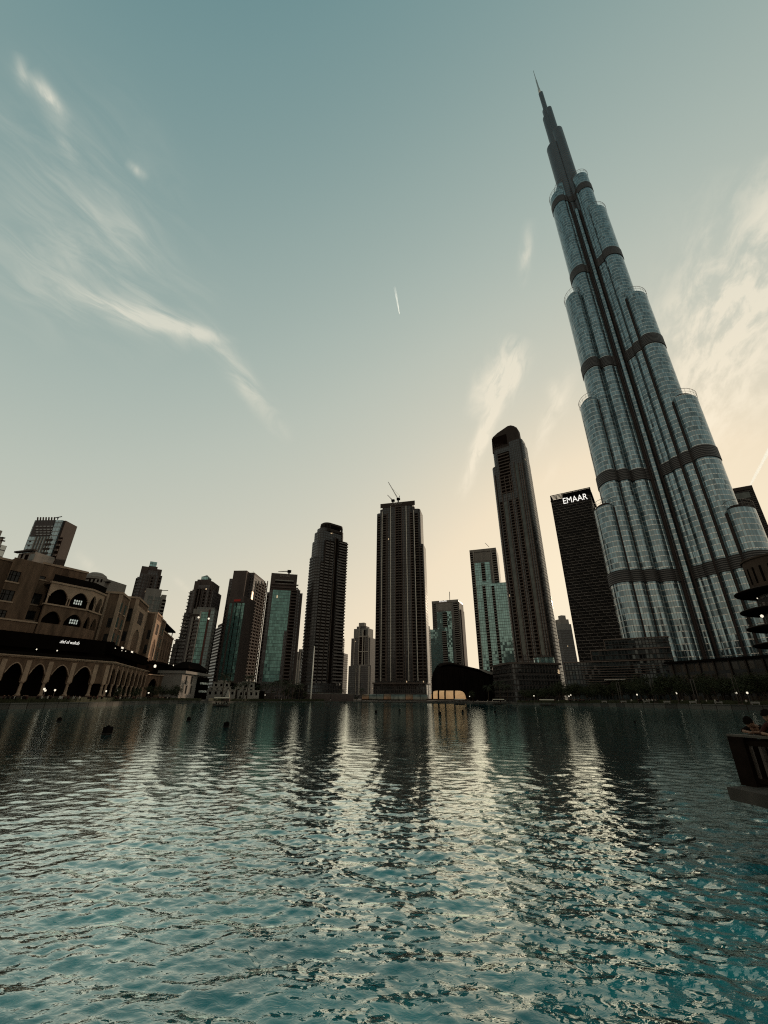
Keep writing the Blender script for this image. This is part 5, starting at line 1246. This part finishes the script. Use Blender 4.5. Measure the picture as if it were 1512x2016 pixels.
def lamp_post_proto(h):
    T = thing('street_lamp', None, 'street lamp', (0, 0, 0)); m = MB()
    m.lathe((0, 0, 0), [(.26, 0), (.26, .35), (.13, .6), (.09, h*.6), (.07, h)], 10); m.build('post', m_brn2, T)
    m = MB(); m.lathe((0, 0, h), [(.08, 0), (.3, .12), (.34, .4), (.25, .68), (.05, .75)], 12); m.build('globe', m_lamp, T)
    m = MB(); m.lathe((0, 0, h), [(.36, .62), (.2, .84), (.03, .95)], 12); m.build('cap', m_black, T); return T
def lamps():
    L = lamp_post_proto(3.2); n = 0
    def put(px, py, off, lab, grp):
        nonlocal n
        rr = ray(px, 1376); az = math.degrees(math.atan2(rr[0], rr[1])); r = shore_r(az) + off
        t = L if n == 0 else copy_tree(L); n += 1; t.scale = (random.uniform(.55, 1.0),)*2 + (random.uniform(.8, 1.05),); t.location = (*[r*math.sin(R(az)), r*math.cos(R(az))], quay_z(az) - .1); tag(t, lab, None, grp)
    for x in (81, 84, 103, 205, 228, 290, 335): put(x, 0, random.uniform(8, 18), 'low globe lamp on the left bank promenade before the arcades', 'globe lamps on the left bank')
    for x in (521, 925, 1052, 1121, 1125, 1256, 1335, 1453, 1475): put(x, 0, random.uniform(2.5, 7), 'low globe lamp shining on the far and right bank promenade', 'globe lamps on the far bank')
    P = None
    for i, x in enumerate((1222, 1290, 1372, 1456)):
        rr = ray(x, 1376); az = math.degrees(math.atan2(rr[0], rr[1])); r = shore_r(az) + 4.5
        if P is None:
            P = thing('banner_mast', None, 'mast', (0, 0, 0))
            for d in (-.45, .45): m = MB(); m.tube([(d, 0, 0), (d, 0, 8.2)], [.16, .1], 8); m.build('pole', m_brn2, P)
            for z in (.9, 4.5, 8.0): m = MB(); m.tube([(-.45, 0, z), (.45, 0, z)], .05, 6); m.build('crossbar', m_brn2, P)
            m = MB(); m.box((-.8, -.4, 0), (.8, .4, .35)); m.build('base', m_quay, P); t = P
        else: t = copy_tree(P)
        t.location = (r*math.sin(R(az)), r*math.cos(R(az)), quay_z(az) - .08); t.rotation_euler = (0, 0, -R(az))
        tag(t, 'twin pole mast on the right bank quay, %s' % ('nearest the stepped pavilion', 'second from the stepped pavilion', 'third from the stepped pavilion', 'farthest right, below the stacked saucer roofs')[i], None, 'twin pole masts on the right bank')
lamps()
def planters():
    B = None
    for i, x in enumerate((1189, 1227, 1272, 1312, 1363, 1413, 1485)):
        rr = ray(x, 1378); az = math.degrees(math.atan2(rr[0], rr[1])); r = shore_r(az) + 2.2
        if B is None:
            B = thing('bench', None, 'bench', (0, 0, 0)); m = MB(); m.box((-1.1, -.3, .42), (1.1, .3, .5)); m.build('seat', m_greyp, B)
            for s in (-.85, .85): m = MB(); m.box((s - .12, -.25, 0), (s + .12, .25, .419)); m.build('leg', m_greyp, B)
            m = MB(); m.box((-1.1, .24, .501), (1.1, .3, .95)); m.build('backrest', m_greyp, B); t = B
        else: t = copy_tree(B)
        t.location = (r*math.sin(R(az)), r*math.cos(R(az)), quay_z(az) - .06); t.rotation_euler = (0, 0, -R(az) + math.pi); tag(t, 'pale bench on the right bank quay facing the water', None, 'benches on the right bank quay')
planters()

# towers on the bank behind the viewpoint: unseen; they mirror in the glass and block eastern light from the facades
def behind():
    for x0, x1, y0, y1, h, lab in ((-150, -95, -150, -95, 130, 'added unseen tall slab behind the viewpoint, mirrored in the supertall glass'), (-60, -5, -190, -130, 80, 'added unseen mid rise block behind the viewpoint, mirrored in the supertall glass'), (35, 75, -150, -100, 62, 'added unseen low broad block behind the viewpoint, mirrored in tower glass'),
                                (110, 160, -120, -60, 84, 'added unseen block behind the viewpoint to the right'), (-260, -190, -60, 0, 95, 'added unseen block behind the viewpoint to the left'), (-30, 8, -330, -280, 150, 'added unseen slim tower far behind the viewpoint, mirrored in the supertall glass')):
        T = thing('apartment_tower', lab, 'tower', ((x0+x1)/2, (y0+y1)/2, GZ)); m = MB(); m.ledged([(x0, y0), (x1, y0), (x1, y1), (x0, y1)], GZ, h, 3.6, .7, .9); m.build('wall', m_dk2, T)
        m = MB(); m.box((x0 + 6, y0 + 6, h + .003), (x1 - 6, y1 - 6, h + 7)); m.build('roof_plant', m_brn, T)  # top block of the added unseen towers
behind()
# ------------------------------------------------------------------ near promenade with railing and two people
m_slab = plain('promenade stone slab', (.055, .048, .043), .85, vary=.4, scale=1.5)
m_deckw = plain('dark promenade wall', (.03, .022, .018), .9, vary=.4, scale=1.2)
m_rail = plain('dark stained timber', (.014, .0095, .008), .55, vary=.3, spec=.25, scale=3)
m_railtop = plain('weathered rail top', (.09, .08, .07), .6, vary=.25, scale=4)
m_slatw = plain('brown timber slat', (.055, .038, .03), .5, vary=.3, spec=.3, scale=3)
DZ = .95
def near_promenade():
    P0 = Vector((7.68, 10.88)); f = Vector((.18, -.984)).normalized(); fr = Vector((.40, -.916)).normalized(); b = Vector((.975, .222)).normalized()
    q1 = P0 + f*9.9
    T = MB(); 
    # slab in joints: front edge course of stones proud, then the deck
    ccw = [(-12, -25), (45, -25), tuple(P0 + b*38), tuple(P0), (q1.x, q1.y - .4), (-12, .3)]
    T.prism(ccw, DZ - .24, DZ); structure('promenade', T, m_slab)
    inn = [(-12, -25), (45, -25), tuple(P0 + b*38 + Vector((0, -1.4))), tuple(P0 + f*.7 + b*1.25), tuple(q1 + b*1.0 + f*.6), (-12, -.9)]
    m = MB(); m.prism(inn, -1.6, DZ - .243); structure('promenade_wall', m, m_deckw)
    # joints scored in the edge course
    A = Vector((8.36, 11.0))
    RL = thing('railing', 'dark timber slatted railing with a pale top on the near stone promenade', 'railing', (A.x, A.y, DZ))
    H = .98
    def run(p, d, L):
        n = Vector((-d.y, d.x)); pl = Plane(tuple(p), tuple(p + d*L))
        m = MB(); pl.box(m, -.18, L, -.10, .10, DZ + H, DZ + H + .045); m.build('top_rail', m_railtop, RL)
        for z0, z1 in ((DZ + .07, DZ + .17), (DZ + H - .17, DZ + H - .06)):
            m = MB(); pl.box(m, 0, L, -.035, .035, z0, z1); m.build('cross_rail', m_rail, RL)
        k = 0; u = .18
        while u < L - .1:
            if (u % 2.2) < .14 and u > .5: u += .14; continue
            m = MB(); pl.box(m, u, u + .055, -.022, .022, DZ + .171, DZ + H - .171); m.build('slat', m_slatw, RL); u += .19; k += 1
        for i in range(int(L/2.2) + 1):
            m = MB(); pl.box(m, i*2.2 - .16, i*2.2 + .16, -.13, .13, DZ + .001, DZ + H - .002); m.build('post', m_rail, RL)
    run(A, fr, 4.6); run(A + b*.25, b, 4.6)
near_promenade()

def skin_mesh(name, pts, edges, levels=1):
    """grow one continuous body surface over a skeleton: pts {name: (co, radius)}"""
    keys = list(pts); me = bpy.data.meshes.new(name); me.from_pydata([pts[k][0] for k in keys], [(keys.index(a), keys.index(b)) for a, b in edges], [])
    o = bpy.data.objects.new(name, me); COL.objects.link(o); md = o.modifiers.new('skin', 'SKIN'); md.use_smooth_shade = True
    sv = me.skin_vertices[0].data if me.skin_vertices else None
    for i, k in enumerate(keys):
        r = pts[k][1]; sv[i].radius = (r, r) if not isinstance(r, tuple) else r; sv[i].use_root = (k == 'pelvis')
    if levels: s = o.modifiers.new('sub', 'SUBSURF'); s.levels = s.render_levels = levels
    dg = bpy.context.evaluated_depsgraph_get(); dg.update()
    res = bpy.data.meshes.new_from_object(o.evaluated_get(dg)); bpy.data.objects.remove(o)
    for p in res.polygons: p.use_smooth = True
    return res

m_skin = plain('skin', (.22, .13, .09), .6, vary=.1); m_hair = plain('black hair', (.010, .008, .007), .5, vary=.2, spec=.3)
m_tee = plain('dark shirt', (.016, .012, .012), .85, vary=.2); m_tee2 = plain('maroon shirt', (.045, .016, .014), .85, vary=.2); m_trs = plain('dark trousers', (.014, .013, .015), .85, vary=.2)
m_lt = plain('light shirt', (.36, .34, .31), .85, vary=.1)
def body_points(hip_z, lean, arm, H=1.72, leg_spread=.10, twist=0.0, stride=0.0):
    """skeleton in metres facing +Y; lean = forward tilt of the trunk in radians; arm: list of per side (elbow, wrist) or None"""
    s = H/1.72; c, q = math.cos(lean), math.sin(lean)
    up = lambda d, x=0.0, f=0.0: (x*s, (d*q + f*c)*s, hip_z*s + (d*c - f*q)*s)
    P = {'pelvis': (up(0), .135*s), 'waist': (up(.16), .118*s), 'chest': (up(.34), .138*s), 'neck0': (up(.49), .075*s), 'neck': (up(.55), .052*s),
         'jaw': (up(.62, 0, .025), .072*s), 'head': (up(.71, 0, .02), .092*s), 'crown': (up(.79, 0, 0), .062*s), 'nose': (up(.675, 0, .125), .014*s)}
    E = [('pelvis', 'waist'), ('waist', 'chest'), ('chest', 'neck0'), ('neck0', 'neck'), ('neck', 'jaw'), ('jaw', 'head'), ('head', 'crown'), ('head', 'nose')]
    for sd, n in ((-1, 'l'), (1, 'r')):
        st = stride*sd
        P['ear'+n] = (up(.69, sd*.10, .0), .016*s); E.append(('head', 'ear'+n))
        P['hip'+n] = ((sd*.095*s, 0, hip_z*s - .05*s), .098*s); P['knee'+n] = ((sd*leg_spread*s, (.03 + st*.5)*s, .49*s), .062*s); P['calf'+n] = ((sd*leg_spread*s, (-.02 + st*.75)*s, .34*s), .056*s); P['ankle'+n] = ((sd*leg_spread*s, st*s - .02*s, .085*s), .040*s); P['toe'+n] = ((sd*(leg_spread + .03)*s, (st + .16)*s, .035*s), .034*s)
        E += [('pelvis', 'hip'+n), ('hip'+n, 'knee'+n), ('knee'+n, 'calf'+n), ('calf'+n, 'ankle'+n), ('ankle'+n, 'toe'+n)]
        P['sh'+n] = (up(.45, sd*.175), .066*s); E.append(('neck0', 'sh'+n))
        el, wr = arm[0 if sd < 0 else 1]
        if el is None: el = up(.17, sd*.235, -.02); wr = up(-.06, sd*.25, .09)
        else: el = tuple(x*s for x in el); wr = tuple(x*s for x in wr)
        P['el'+n] = (el, .044*s); P['wr'+n] = (wr, .028*s); E += [('sh'+n, 'el'+n), ('el'+n, 'wr'+n)]
        d = (Vector(wr) - Vector(el)).normalized(); side = Vector((1, 0, 0)) if abs(d.x) < .9 else Vector((0, 1, 0)); nrm = d.cross(side).normalized(); side = nrm.cross(d).normalized()
        w = Vector(wr); pm = w + d*.05*s; P['palm'+n] = (tuple(pm), .030*s); E.append(('wr'+n, 'palm'+n))
        for k, (o, L) in enumerate(((-.027, .062), (-.009, .074), (.009, .070), (.027, .054))):
            kn = pm + d*.035*s + side*o*s; tp = kn + (d*L*.75 - nrm*L*.45*(1 if nrm.z > 0 else -1))*s
            P['kn%d'%k+n] = (tuple(kn), .0095*s); P['tip%d'%k+n] = (tuple(tp), .0075*s); E += [('palm'+n, 'kn%d'%k+n), ('kn%d'%k+n, 'tip%d'%k+n)]
        th = pm + side*(-.045)*s*1.0 + d*.015*s; P['thumb'+n] = (tuple(th), .010*s); P['thumbtip'+n] = (tuple(th + (d*.035 - side*.012)*s), .0085*s); E += [('palm'+n, 'thumb'+n), ('thumb'+n, 'thumbtip'+n)]
    return P, E
def leaning(loc, rz, label, shirt, hip_z, lean, elbow, wrist):
    arm = [((-elbow[0], elbow[1], elbow[2]), (-wrist[0], wrist[1], wrist[2])), (elbow, wrist)]
    P, E = body_points(hip_z, lean, arm); me = skin_mesh('person', P, E, 2)
    o = bpy.data.objects.new('person', me); COL.objects.link(o); o.location = loc; o.rotation_euler = (0, 0, rz); tag(o, label, 'person')
    me.materials.clear()
    for m in (m_skin, shirt, m_trs): me.materials.append(m)
    neck = Vector(P['neck'][0]); pel = Vector(P['pelvis'][0]); ax = (neck - pel).normalized()
    for p in me.polygons:
        c = p.center; t = (c - pel).dot(ax); far = min((c - Vector(P['wr'+n][0])).length for n in 'lr'); ar = min((c - Vector(P['el'+n][0])).length for n in 'lr')
        p.material_index = 2 if c.z < hip_z - .02 and t < .03 else (0 if t > (neck - pel).length - .015 and abs(c.x) < .13 or far < .17 else 1)
    # hair as its own mesh over the skull
    hd, cr = Vector(P['head'][0]), Vector(P['crown'][0]); up = (cr - hd).normalized(); fw = Vector((0, math.cos(lean), -math.sin(lean))); sd = Vector((1, 0, 0)); m = MB(); rows = []
    for i in range(9):
        th = R(4 + i*14.5); row = []
        for k in range(18):
            a = 2*math.pi*k/18; cut = 1.0 if th < R(62) or math.sin(a) < .25 else .72
            thh = th if cut == 1.0 else min(th, R(66)); d = up*math.cos(thh) + (sd*math.cos(a)*.88 + fw*math.sin(a))*math.sin(thh); row.append(tuple(hd + up*.022 + d*(.113 + .006*math.sin(5*a + i))))
        rows.append(row)
    m.grid(rows[::-1], None, True, True); h = m.build('hair', m_hair); h.parent = o
    return o
def people_near():
    f = Vector((-.267, -.964)).normalized()
    # heads seen at (1473,1420) and (1508,1408); both lean on the rail looking over the lake
    h1 = at(1474, 1421, 11.0); h2 = at(1510, 1409, 10.3)
    for h, rz, lab, sh in ((h1, R(112), 'person in dark clothes bending low over the near railing corner, arms on its top', m_tee), (h2, R(108), 'person in a maroon shirt leaning at the near railing, cut by the right edge', m_tee2)):
        lean = .95 if h is h1 else .80; hip = .90
        d = .715; off = Vector((0, d*math.sin(lean) + .02*math.cos(lean))); zz = hip + d*math.cos(lean)
        o2 = Vector((off.x*math.cos(rz) - off.y*math.sin(rz), off.x*math.sin(rz) + off.y*math.cos(rz)))
        dz = h.z - (DZ + zz)                          # adjust the lean to bring the head to its height
        for _ in range(30):
            zz = hip + d*math.cos(lean)
            lean += .04*(1 if DZ + zz > h.z else -1)*.5
        off = d*math.sin(lean); o2 = Vector((-off*math.sin(rz), off*math.cos(rz)))
        base = (h.x - o2.x, h.y - o2.y, DZ)
        sy = .45*math.sin(lean); elz = .98 + .055 + .045
        leaning(base, rz, lab, sh, hip, lean, (.27, sy + .12, elz), (.08, sy + .24, elz - .005))
people_near()

# ------------------------------------------------------------------ people along the banks
def crowd():
    protos = []
    for k, (sh, tr, st) in enumerate(((m_tee, m_trs, .0), (m_lt, m_trs, .16), (m_tee2, m_tee, .12), (m_tee, m_trs, -.14), (m_lt, m_lt, 0.0))):
        P, E = body_points(.90, .02, [(None, None), (None, None)], 1.70, .09, 0, st)
        drop = [n for n in P if n.startswith(('kn', 'tip', 'thumb', 'ear', 'nose'))]
        P = {n: v for n, v in P.items() if n not in drop}; E = [e for e in E if e[0] in P and e[1] in P]
        me = skin_mesh('person', P, E, 0); me.materials.clear()
        for m in (m_skin, sh, tr, m_hair): me.materials.append(m)
        for p in me.polygons: z = p.center.z; p.material_index = 2 if z < .88 else (1 if z < 1.46 else (0 if z < 1.60 else 3))
        protos.append(me)
    names = ('dark clothes', 'a light shirt', 'a maroon shirt', 'dark clothes', 'pale clothes')
    def put(x, off, k, grp, lab):
        rr = ray(x, 1376); az = math.degrees(math.atan2(rr[0], rr[1])); r = shore_r(az) + off
        o = bpy.data.objects.new('person', protos[k]); COL.objects.link(o); o.location = (r*math.sin(R(az)), r*math.cos(R(az)), quay_z(az) - .062); o.rotation_euler = (0, 0, random.uniform(0, 6.28)); tag(o, lab, 'person', grp)
    for i in range(58):
        x = random.uniform(6, 356) if i > 3 else (147, 329, 30, 200)[i]; k = random.choice((0, 0, 1, 2, 3, 3, 4)) if i > 1 else 4
        put(x, random.uniform(1.2, 5.2), k, 'people along the left bank in ' + names[k], 'small figure in %s on the left bank promenade before the arcades' % names[k])
    for i in range(60):
        x = random.choice((random.uniform(1100, 1500), random.uniform(1120, 1150), random.uniform(925, 1100), random.uniform(1255, 1290))); k = random.choice((0, 0, 1, 2, 3, 4))
        put(x, random.uniform(1.0, 5.0), k, 'people along the right bank in ' + names[k], 'small figure in %s on the right bank quay before the trees' % names[k])
    for i in range(16):
        x = random.uniform(520, 840); k = random.choice((0, 1, 2, 3)); put(x, random.uniform(1.0, 3.2), k, 'people along the far bank in ' + names[k], 'tiny figure in %s on the far bank under the skyline' % names[k])
    return protos
PEOPLE = crowd()

# ------------------------------------------------------------------ boats and floating boxes
m_hull = plain('dark boat hull', (.03, .018, .012), .4, vary=.3, spec=.4, scale=2); m_cover = plain('pale canopy cloth', (.45, .40, .33), .8, vary=.1)
def boat(px, py, L, label, rz, canopy=True, crew=0):
    p = on_level(px, py, 0); T = thing('boat', label, 'boat', (p.x, p.y, 0)); c, s = math.cos(rz), math.sin(rz)
    tr = lambda x, y, z: (p.x + x*c - y*s, p.y + x*s + y*c, z)
    rings = []
    for t, w, sh in ((-.5, .10, .95), (-.46, .55, .80), (-.3, .95, .62), (0, 1.05, .55), (.3, .92, .64), (.45, .5, .85), (.5, .08, 1.05)):
        x = t*L; rings.append([tr(x, -w, sh), tr(x, -w*.75, .1), tr(x, 0, -.25), tr(x, w*.75, .1), tr(x, w, sh), tr(x, w*.82, sh - .02), tr(x, w*.6, .25), tr(x, 0, .15), tr(x, -w*.6, .25), tr(x, -w*.82, sh - .02)])
    m = MB(); m.grid(rings, None, True, False); m.cap(rings[0], False); m.cap(rings[-1], True); m.build('hull', m_hull, T)
    m = MB(); q = [tr(-.33*L, -.2, .55), tr(.33*L, -.2, .55), tr(.33*L, .2, .55), tr(-.33*L, .2, .55)]; m.prism([(a[0], a[1]) for a in q], .3, .6); m.build('bench', m_hull, T)
    if canopy:
        for x in (-.36, 0, .36):
            for y in (-.85, .85): m = MB(); m.tube([tr(x*L, y, .5), tr(x*L, y, 2.35)], .045, 6); m.build('post', m_black, T)
        m = MB(); rows = [[tr(x*L, y, 2.36 + .28*(1 - (y/1.15)**2) + dz) for x in np.linspace(-.46, .46, 6)] for dz, ys in ((0, np.linspace(-1.15, 1.15, 7)), (.06, np.linspace(1.15, -1.15, 7))) for y in ys]; m.grid(rows + [rows[0]], None); m.build('canopy', m_cover, T)
    for i in range(crew):
        x = (-.28 + .56*i/max(1, crew - 1))*L; o = bpy.data.objects.new('person', PEOPLE[(i*2) % 5]); COL.objects.link(o); o.location = tr(x, (-.45, .45)[i % 2], .06 if i < crew - 1 else .2); o.rotation_euler = (0, 0, rz + (1.4, -1.6)[i % 2]); o.scale = (1, 1, .82 if i < crew - 1 else 1)
        tag(o, 'passenger standing under the canopy of the small covered boat', 'person', 'passengers in the covered boat')
    return T
boat(435, 1391, 5.0, 'small covered passenger boat with people aboard, crossing by the left bank', R(14), True, 6)
boat(905, 1387.5, 5.5, 'moored boat with a pale canopy next to the backlit pavilion', R(4), True)
boat(982, 1387, 6.5, 'low covered boat moored on the far bank right of the opera hall', R(-6), True)
boat(1078, 1389.5, 7.0, 'long covered boat moored under the slatted building', R(-20), True)
def floats():
    B = None; items = [(210, 1446, 1.0), (371, 1419.5, .75), (445, 1432, .85), (740, 1404, .8), (866, 1407.5, .85), (911, 1402, .8), (975, 1403.5, .7), (896, 1393, .6), (917, 1394, .6), (863, 1392, .6), (833, 1395, .5), (787, 1399, .6), (598, 1386, .6), (607, 1386, .5), (678, 1386, .7), (116, 1420, .7), (1250, 1423, .35)]
    for i, (x, y, s) in enumerate(items):
        p = on_level(x, y, 0)
        if B is None:
            B = thing('float_box', None, 'floating box', p); m = MB(); a = .28; m.loft([[(p.x + u*w, p.y + v*w, z) for u, v in ((-1, -1), (1, -1), (1, 1), (-1, 1))] for z, w in ((-.25, a*.9), (.02, a*.95), (.06, a), (.56, a*.92), (.60, a*.8))]); m.build('housing', m_black, B)
            m = MB(); m.lathe((p.x, p.y, .6), [(a*.6, -.002), (a*.6, .05), (a*.2, .09), (.05, .12)], 12); m.build('nozzle', m_black, B)
            m = MB(); m.loft([[(p.x + u*w, p.y + v*w, z) for u, v in ((-1, -1), (1, -1), (1, 1), (-1, 1))] for z, w in ((.03, a*1.12), (.09, a*1.12))]); m.build('collar', m_brn, B); t = B
        else: t = copy_tree(B)
        t.location = p; t.scale = (s*.9,)*3; t.rotation_euler = (0, 0, (i*.37) % .5 - .25)
        tag(t, {0: 'largest black floating fountain box, nearest on the left water', 1: 'black floating fountain box in open water toward the small covered boat', 2: 'black floating fountain box below the small covered boat', 16: 'tiny bright float on the dark water at right'}.get(i, 'black floating fountain box out on the lake'), None, None if i in (0, 1, 2, 16) else 'fountain boxes on the lake')
floats()

# ------------------------------------------------------------------ vapour trails high over the city
def trail_material():
    m = bpy.data.materials.new('vapour trail'); m.use_nodes = True; T = NT(m.node_tree)
    uv = T.sep(T.n('ShaderNodeTexCoord').outputs['UV'])
    lw = T.n('ShaderNodeLayerWeight'); lw.inputs[0].default_value = .5
    d = T.n('ShaderNodeBsdfDiffuse'); d.inputs[0].default_value = (.95, .93, .9, 1); tl = T.n('ShaderNodeBsdfTranslucent'); tl.inputs[0].default_value = (.95, .92, .88, 1)
    a = T.n('ShaderNodeMixShader'); a.inputs[0].default_value = .6; T.link(d.outputs[0], a.inputs[1]); T.link(tl.outputs[0], a.inputs[2])
    tr = T.n('ShaderNodeBsdfTransparent'); mx = T.n('ShaderNodeMixShader'); o = T.n('ShaderNodeOutputMaterial')
    soft = T.m('POWER', T.m('SUBTRACT', 1.0, lw.outputs['Facing']), 1.2)
    nz = T.maprange(T.noise(T.n('ShaderNodeTexCoord').outputs['Object'], .006, 3, .6), .25, .6, .55, 1.0)
    em = T.n('ShaderNodeEmission'); em.inputs[0].default_value = (1, .96, .84, 1); em.inputs[1].default_value = .55; ad = T.n('ShaderNodeAddShader'); T.link(a.outputs[0], ad.inputs[0]); T.link(em.outputs[0], ad.inputs[1]); a = ad  # emission stands in for sunlight scattered forward through the vapour
    T.put(mx.inputs[0], T.m('MULTIPLY', T.m('MULTIPLY', soft, nz), uv[0])); T.link(tr.outputs[0], mx.inputs[1]); T.link(a.outputs[0], mx.inputs[2]); T.link(mx.outputs[0], o.inputs[0]); return m
m_trail = trail_material()
def trail(p0, p1, r0, r1, label, f0, f1):
    alt = 9000.0; a, b = [Vector((0, 0, CZ)) + direction(*p)*(alt/direction(*p).z) for p in (p0, p1)]; m = MB(); n = 14; k = 14; rows = []; uvs = []
    for i in range(k + 1):
        t = i/k; p = a.lerp(b, t); d = (b - a).normalized(); s = d.cross(Vector((0, 0, 1))).normalized(); u = d.cross(s); r = (r0 + (r1 - r0)*t)*(1.0 if i < k else .05)*(1 + .10*math.sin(5.1*i))
        rows.append([tuple(p + (s*math.cos(2*math.pi*q/n) + u*math.sin(2*math.pi*q/n))*r) for q in range(n)]); uvs.append([(f0 + (f1 - f0)*min(1, t*1.0), 0)]*(n + 1))
    m.grid(rows, uvs, True, True); tag(m.build('vapour_trail', m_trail, weld=False), label, 'vapour trail')
trail((777.2, 566), (786.6, 619), 34, 9, 'short bright vapour trail high in the open sky above the central tower', .10, 1.0)
trail((1535, 846), (1472, 965), 70, 52, 'broad vapour trail at the right edge above the half hidden dark block', .8, .55)
